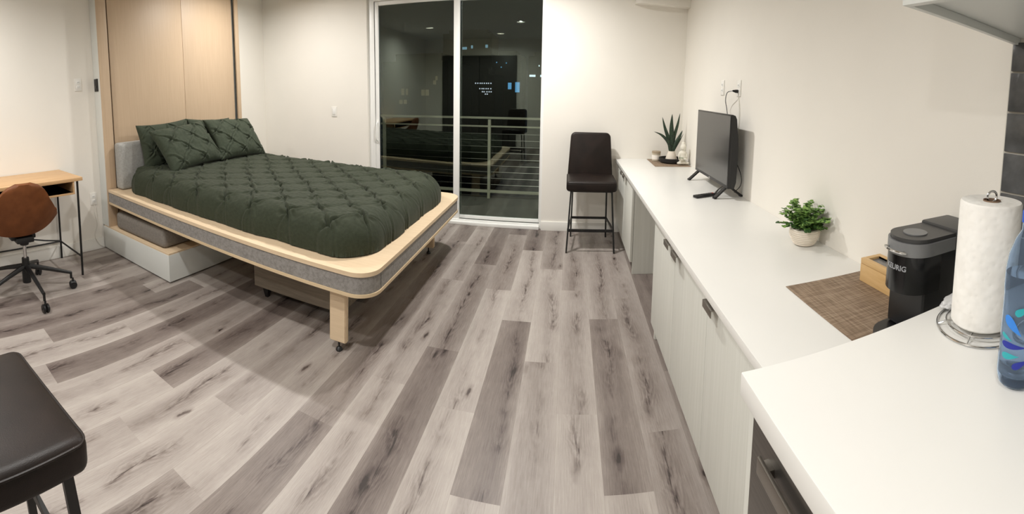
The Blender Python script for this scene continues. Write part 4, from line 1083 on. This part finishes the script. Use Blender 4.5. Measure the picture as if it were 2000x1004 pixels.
pts = [(0.849 + 0.072 + 0.083 * math.cos(math.radians(a)), cyc + 0.083 * math.sin(math.radians(a)), zk + 0.275) for a in range(150, 212, 6)]
MB().tube([(0.853, cyc + 0.03, zk + 0.275)] + pts + [(0.853, cyc - 0.03, zk + 0.275)], 0.004, 8).build('lid_handle', CHROME, cm)

def text_mesh(s, size, mat, name, par, fn, extr=0.0006, parent_is_part=False):
    cu_ = bpy.data.curves.new(name + '_tmp', 'FONT'); cu_.body = s; cu_.size = size; cu_.align_x = 'CENTER'; cu_.align_y = 'CENTER'; cu_.extrude = extr; cu_.offset = 0.0004
    cu_.resolution_u = 3
    ob = bpy.data.objects.new(name + '_tmp', cu_); COL.objects.link(ob)
    dg = bpy.context.evaluated_depsgraph_get(); dg.update()
    me = bpy.data.meshes.new_from_object(ob.evaluated_get(dg))
    bpy.data.objects.remove(ob); bpy.data.curves.remove(cu_)
    m_ = MB(); m_.add([fn(v.co) for v in me.vertices], [tuple(p.vertices) for p in me.polygons])
    bpy.data.meshes.remove(me)
    if parent_is_part: return sub(par, m_, name, mat, 0)
    return m_.build(name, mat, par, 0)
rr_ = hw + 0.0006; cxh = 0.850 + hw
def bend(co):
    # text runs around the curved front, read from outside; centred a little right of straight ahead
    a = math.radians(184) + (-(-co.x)) / rr_
    return Vector((cxh + (rr_ + co.z) * math.cos(a), cyc + (rr_ + co.z) * math.sin(a), zk + 0.226 + co.y))
tk = MB().box(1.035, 1.172, cyc - hw - 0.004, cyc + hw + 0.004, zk + 0.296, zk + 0.320, 0.010, 3); tk.build('tank_lid', DARKG, cm)
text_mesh('KEURIG', 0.021, plain('silver_print', (150, 152, 156), 0.4), 'logo_text', head, bend, parent_is_part=True)

# ------------------------------------------------------------------ paper towel, bottle, cloth
ZK = ZH + 0.0005
TX, TY = 0.842, 0.538
pt = thing('paper_towel_holder', 'chrome wire paper towel stand with a round ring base on the kitchen countertop', 'holder', (TX, TY, ZH))
ring = [(TX + 0.104 * math.cos(a), TY + 0.104 * math.sin(a), ZK + 0.003) for a in [k * 2 * math.pi / 48 for k in range(48)]]
MB().tube(ring, 0.0028, 8, closed=True).build('outer_ring', CHROME, pt)
ring = [(TX + 0.083 * math.cos(a), TY + 0.083 * math.sin(a), ZK + 0.012) for a in [k * 2 * math.pi / 48 for k in range(48)]]
MB().tube(ring, 0.0022, 8, closed=True).build('inner_ring', CHROME, pt)
for k in range(6):
    a = k * math.pi / 3 + 0.3
    MB().tube([(TX + 0.012 * math.cos(a), TY + 0.012 * math.sin(a), ZK + 0.010), (TX + 0.083 * math.cos(a), TY + 0.083 * math.sin(a), ZK + 0.012), (TX + 0.104 * math.cos(a), TY + 0.104 * math.sin(a), ZK + 0.003)], 0.002, 6).build('spoke', CHROME, pt)
MB().tube([(TX, TY, ZK + 0.006), (TX, TY, ZK + 0.292)], 0.004, 10).tube([(TX + 0.012 * math.cos(a), TY - 0.4 * 0.012 * math.cos(a), ZK + 0.305 + 0.013 * math.sin(a)) for a in [k * 2 * math.pi / 18 for k in range(18)]], 0.0028, 8, closed=True).build('centre_rod', CHROME, pt)
PAPER = NT('embossed_paper'); v = PAPER.coord((1, 1, 1))
vo = PAPER.n('ShaderNodeTexVoronoi'); vo.inputs['Scale'].default_value = 60; vo.feature = 'SMOOTH_F1'; PAPER.l(v, vo.inputs['Vector'])
nz = PAPER.n('ShaderNodeTexNoise'); nz.inputs['Scale'].default_value = 25; PAPER.l(v, nz.inputs['Vector'])
PAPER.l(PAPER.ramp(nz.outputs['Fac'], [(0.3, srgb(232, 229, 223)), (0.7, srgb(240, 238, 233))]), PAPER.p.inputs['Base Color'])
PAPER.p.inputs['Roughness'].default_value = 0.95; PAPER.bump(vo.outputs['Distance'], 0.5, 0.004)
rl = thing('paper_towel_roll', 'tall white paper towel roll standing on the chrome holder', 'paper towel', (TX, TY, ZK + 0.015))
MB().lathe([(0.021, 0.002), (0.070, 0.0), (0.0735, 0.004), (0.074, 0.276), (0.071, 0.281), (0.021, 0.280), (0.021, 0.002)], (TX, TY, ZK + 0.015), 64, wob=lambda a, z: 0.006 * math.sin(a * 2 + 1) + 0.004 * math.sin(3 * a)).build('paper', PAPER.m, rl)
MB().lathe([(0.0195, 0.0), (0.0208, 0.0), (0.0208, 0.283), (0.0195, 0.283), (0.0195, 0.0)], (TX, TY, ZK + 0.015), 30).build('cardboard_core', plain('cardboard', (128, 104, 84), 0.9), rl)
# crumpled clear-white plastic bag behind the roll
rnd = random.Random(9)
bm = bmesh.new(); bmesh.ops.create_icosphere(bm, subdivisions=4, radius=1)
for v_ in bm.verts:
    q = noise.noise(v_.co * 2.3) * 0.28 + noise.noise(v_.co * 6) * 0.10
    v_.co = Vector((0.880 + v_.co.x * 0.055 * (1 + q), 0.640 + v_.co.y * 0.024 * (1 + q), ZH + 0.016 + v_.co.z * 0.0155 * (1 + q * 0.6)))
    v_.co.z = max(v_.co.z, ZH + 0.001); v_.co.y = min(v_.co.y, 0.668)
tag(MB().from_bm(bm).build('plastic_bag', plain('crumpled_plastic', (205, 205, 205), 0.3), smooth=180), 'crumpled clear plastic bag lying behind the paper towel roll', 'bag')

BOT = bpy.data.materials.new('blue_bottle_plastic'); BOT.use_nodes = True
bp = BOT.node_tree.nodes['Principled BSDF']; bp.inputs['Base Color'].default_value = (0.70, 0.83, 1.0, 1); bp.inputs['Transmission Weight'].default_value = 0.96
bp.inputs['Roughness'].default_value = 0.06; bp.inputs['IOR'].default_value = 1.12
BX_, BY_ = 0.712, 0.366
bt = thing('water_bottle', 'blue plastic water bottle with a droplet label at the right edge', 'bottle', (BX_, BY_, ZH))
SB = 1.12
prof = [(0.0, 0.006), (0.020, 0.002), (0.030, 0.0), (0.0365, 0.006), (0.039, 0.02), (0.0385, 0.045), (0.0375, 0.055), (0.0375, 0.150), (0.0385, 0.160), (0.038, 0.19), (0.034, 0.215), (0.024, 0.240), (0.0145, 0.255), (0.0135, 0.27)]
prof = [(r, z * SB) for r, z in prof]
inner = [(r - 0.0012, z) for r, z in prof[::-1] if r > 0.002] + [(0.0, 0.0075)]
MB().lathe(prof + inner, (BX_, BY_, ZK), 48).build('bottle_body', BOT, bt, 60)
WAT = bpy.data.materials.new('bottled_water'); WAT.use_nodes = True
wp = WAT.node_tree.nodes['Principled BSDF']; wp.inputs['Base Color'].default_value = (0.90, 0.95, 1.0, 1); wp.inputs['Transmission Weight'].default_value = 0.9; wp.inputs['Roughness'].default_value = 0.02; wp.inputs['IOR'].default_value = 1.2
MB().lathe([(0, 0.010)] + [(r - 0.0024, z) for r, z in prof[4:9]] + [(0.0362, 0.206), (0, 0.206)], (BX_, BY_, ZK), 40).build('water', WAT, bt, 60)
MB().lathe([(0.0, 0.0), (0.0155, 0), (0.0155, 0.02), (0.014, 0.022), (0, 0.022)], (BX_, BY_, ZK + 0.301), 30).build('cap', plain('blue_cap', (40, 90, 200), 0.4), bt)
LBL = [plain('teal_print', (40, 165, 175), 0.35), plain('navy_print', (24, 40, 150), 0.35), plain('azure_print', (50, 130, 220), 0.35)]
def drop(a0, z0, ln, wd, ang, mi):
    """flat droplet wrapped on the bottle; a0 = angle round the bottle, ang = slope"""
    n_ = 24; out = []
    for k in range(n_):
        t = 2 * math.pi * k / n_
        px = ln / 2 * math.cos(t); py = wd / 2 * math.sin(t) * (0.55 + 0.45 * (-math.cos(t)))
        q = (px * math.cos(ang) - py * math.sin(ang), px * math.sin(ang) + py * math.cos(ang)); out.append(q)
    R2 = 0.0381
    W = lambda q, o=0: Vector((BX_ + (R2 + o) * math.cos(a0 + q[0] / R2), BY_ + (R2 + o) * math.sin(a0 + q[0] / R2), ZK + z0 + q[1]))
    m_ = MB(); vs = [W((0, 0), 0.0006)]
    rings = 4
    for r_ in range(1, rings + 1):
        vs += [W((q[0] * r_ / rings, q[1] * r_ / rings), 0.0006) for q in out]
    fs = [(0, 1 + k, 1 + (k + 1) % n_) for k in range(n_)]
    for r_ in range(1, rings):
        for k in range(n_):
            a = 1 + (r_ - 1) * n_; b = 1 + r_ * n_
            fs.append((a + k, b + k, b + (k + 1) % n_, a + (k + 1) % n_))
    m_.add(vs, fs); return m_.build('label_droplet', LBL[mi], bt, 60)
A0 = math.radians(166)
drop(A0 + 0.75, 0.148, 0.030, 0.020, 0.55, 0)
drop(A0 + 0.35, 0.118, 0.046, 0.026, -0.75, 2)
drop(A0 + 0.05, 0.095, 0.026, 0.012, -0.3, 0)
nd = drop(A0 + 0.45, 0.082, 0.052, 0.018, 0.0, 1)
drop(A0 + 0.30, 0.063, 0.036, 0.018, 0.15, 0)
drop(A0 + 0.85, 0.052, 0.034, 0.018, 0.5, 1)

# ------------------------------------------------------------------ ceiling lamp fittings (the lamps themselves are at the top)
GLOW = emit('lamp_diffuser', (255, 238, 214), 6.0)
for i, (lx, ly, lw) in enumerate(LAMPS):
    where = ['near the glass door', 'above the bed head', 'in the middle of the room', 'above the kitchen counter', 'above the desk side', 'behind the viewer'][i]
    o = thing('ceiling_downlight', 'round recessed ceiling downlight ' + where, 'ceiling light', (lx, ly, CEIL), 'recessed ceiling downlights')
    MB().lathe([(0.074, 0.075), (0.074, -0.006), (0.120, -0.006), (0.122, -0.0005), (0.078, -0.0005), (0.078, 0.075), (0.074, 0.075)], (lx, ly, CEIL), 36).build('trim_ring', TRIM, o)
    MB().lathe([(0, 0.074), (0.0735, 0.074)], (lx, ly, CEIL), 30).build('diffuser', GLOW, o)
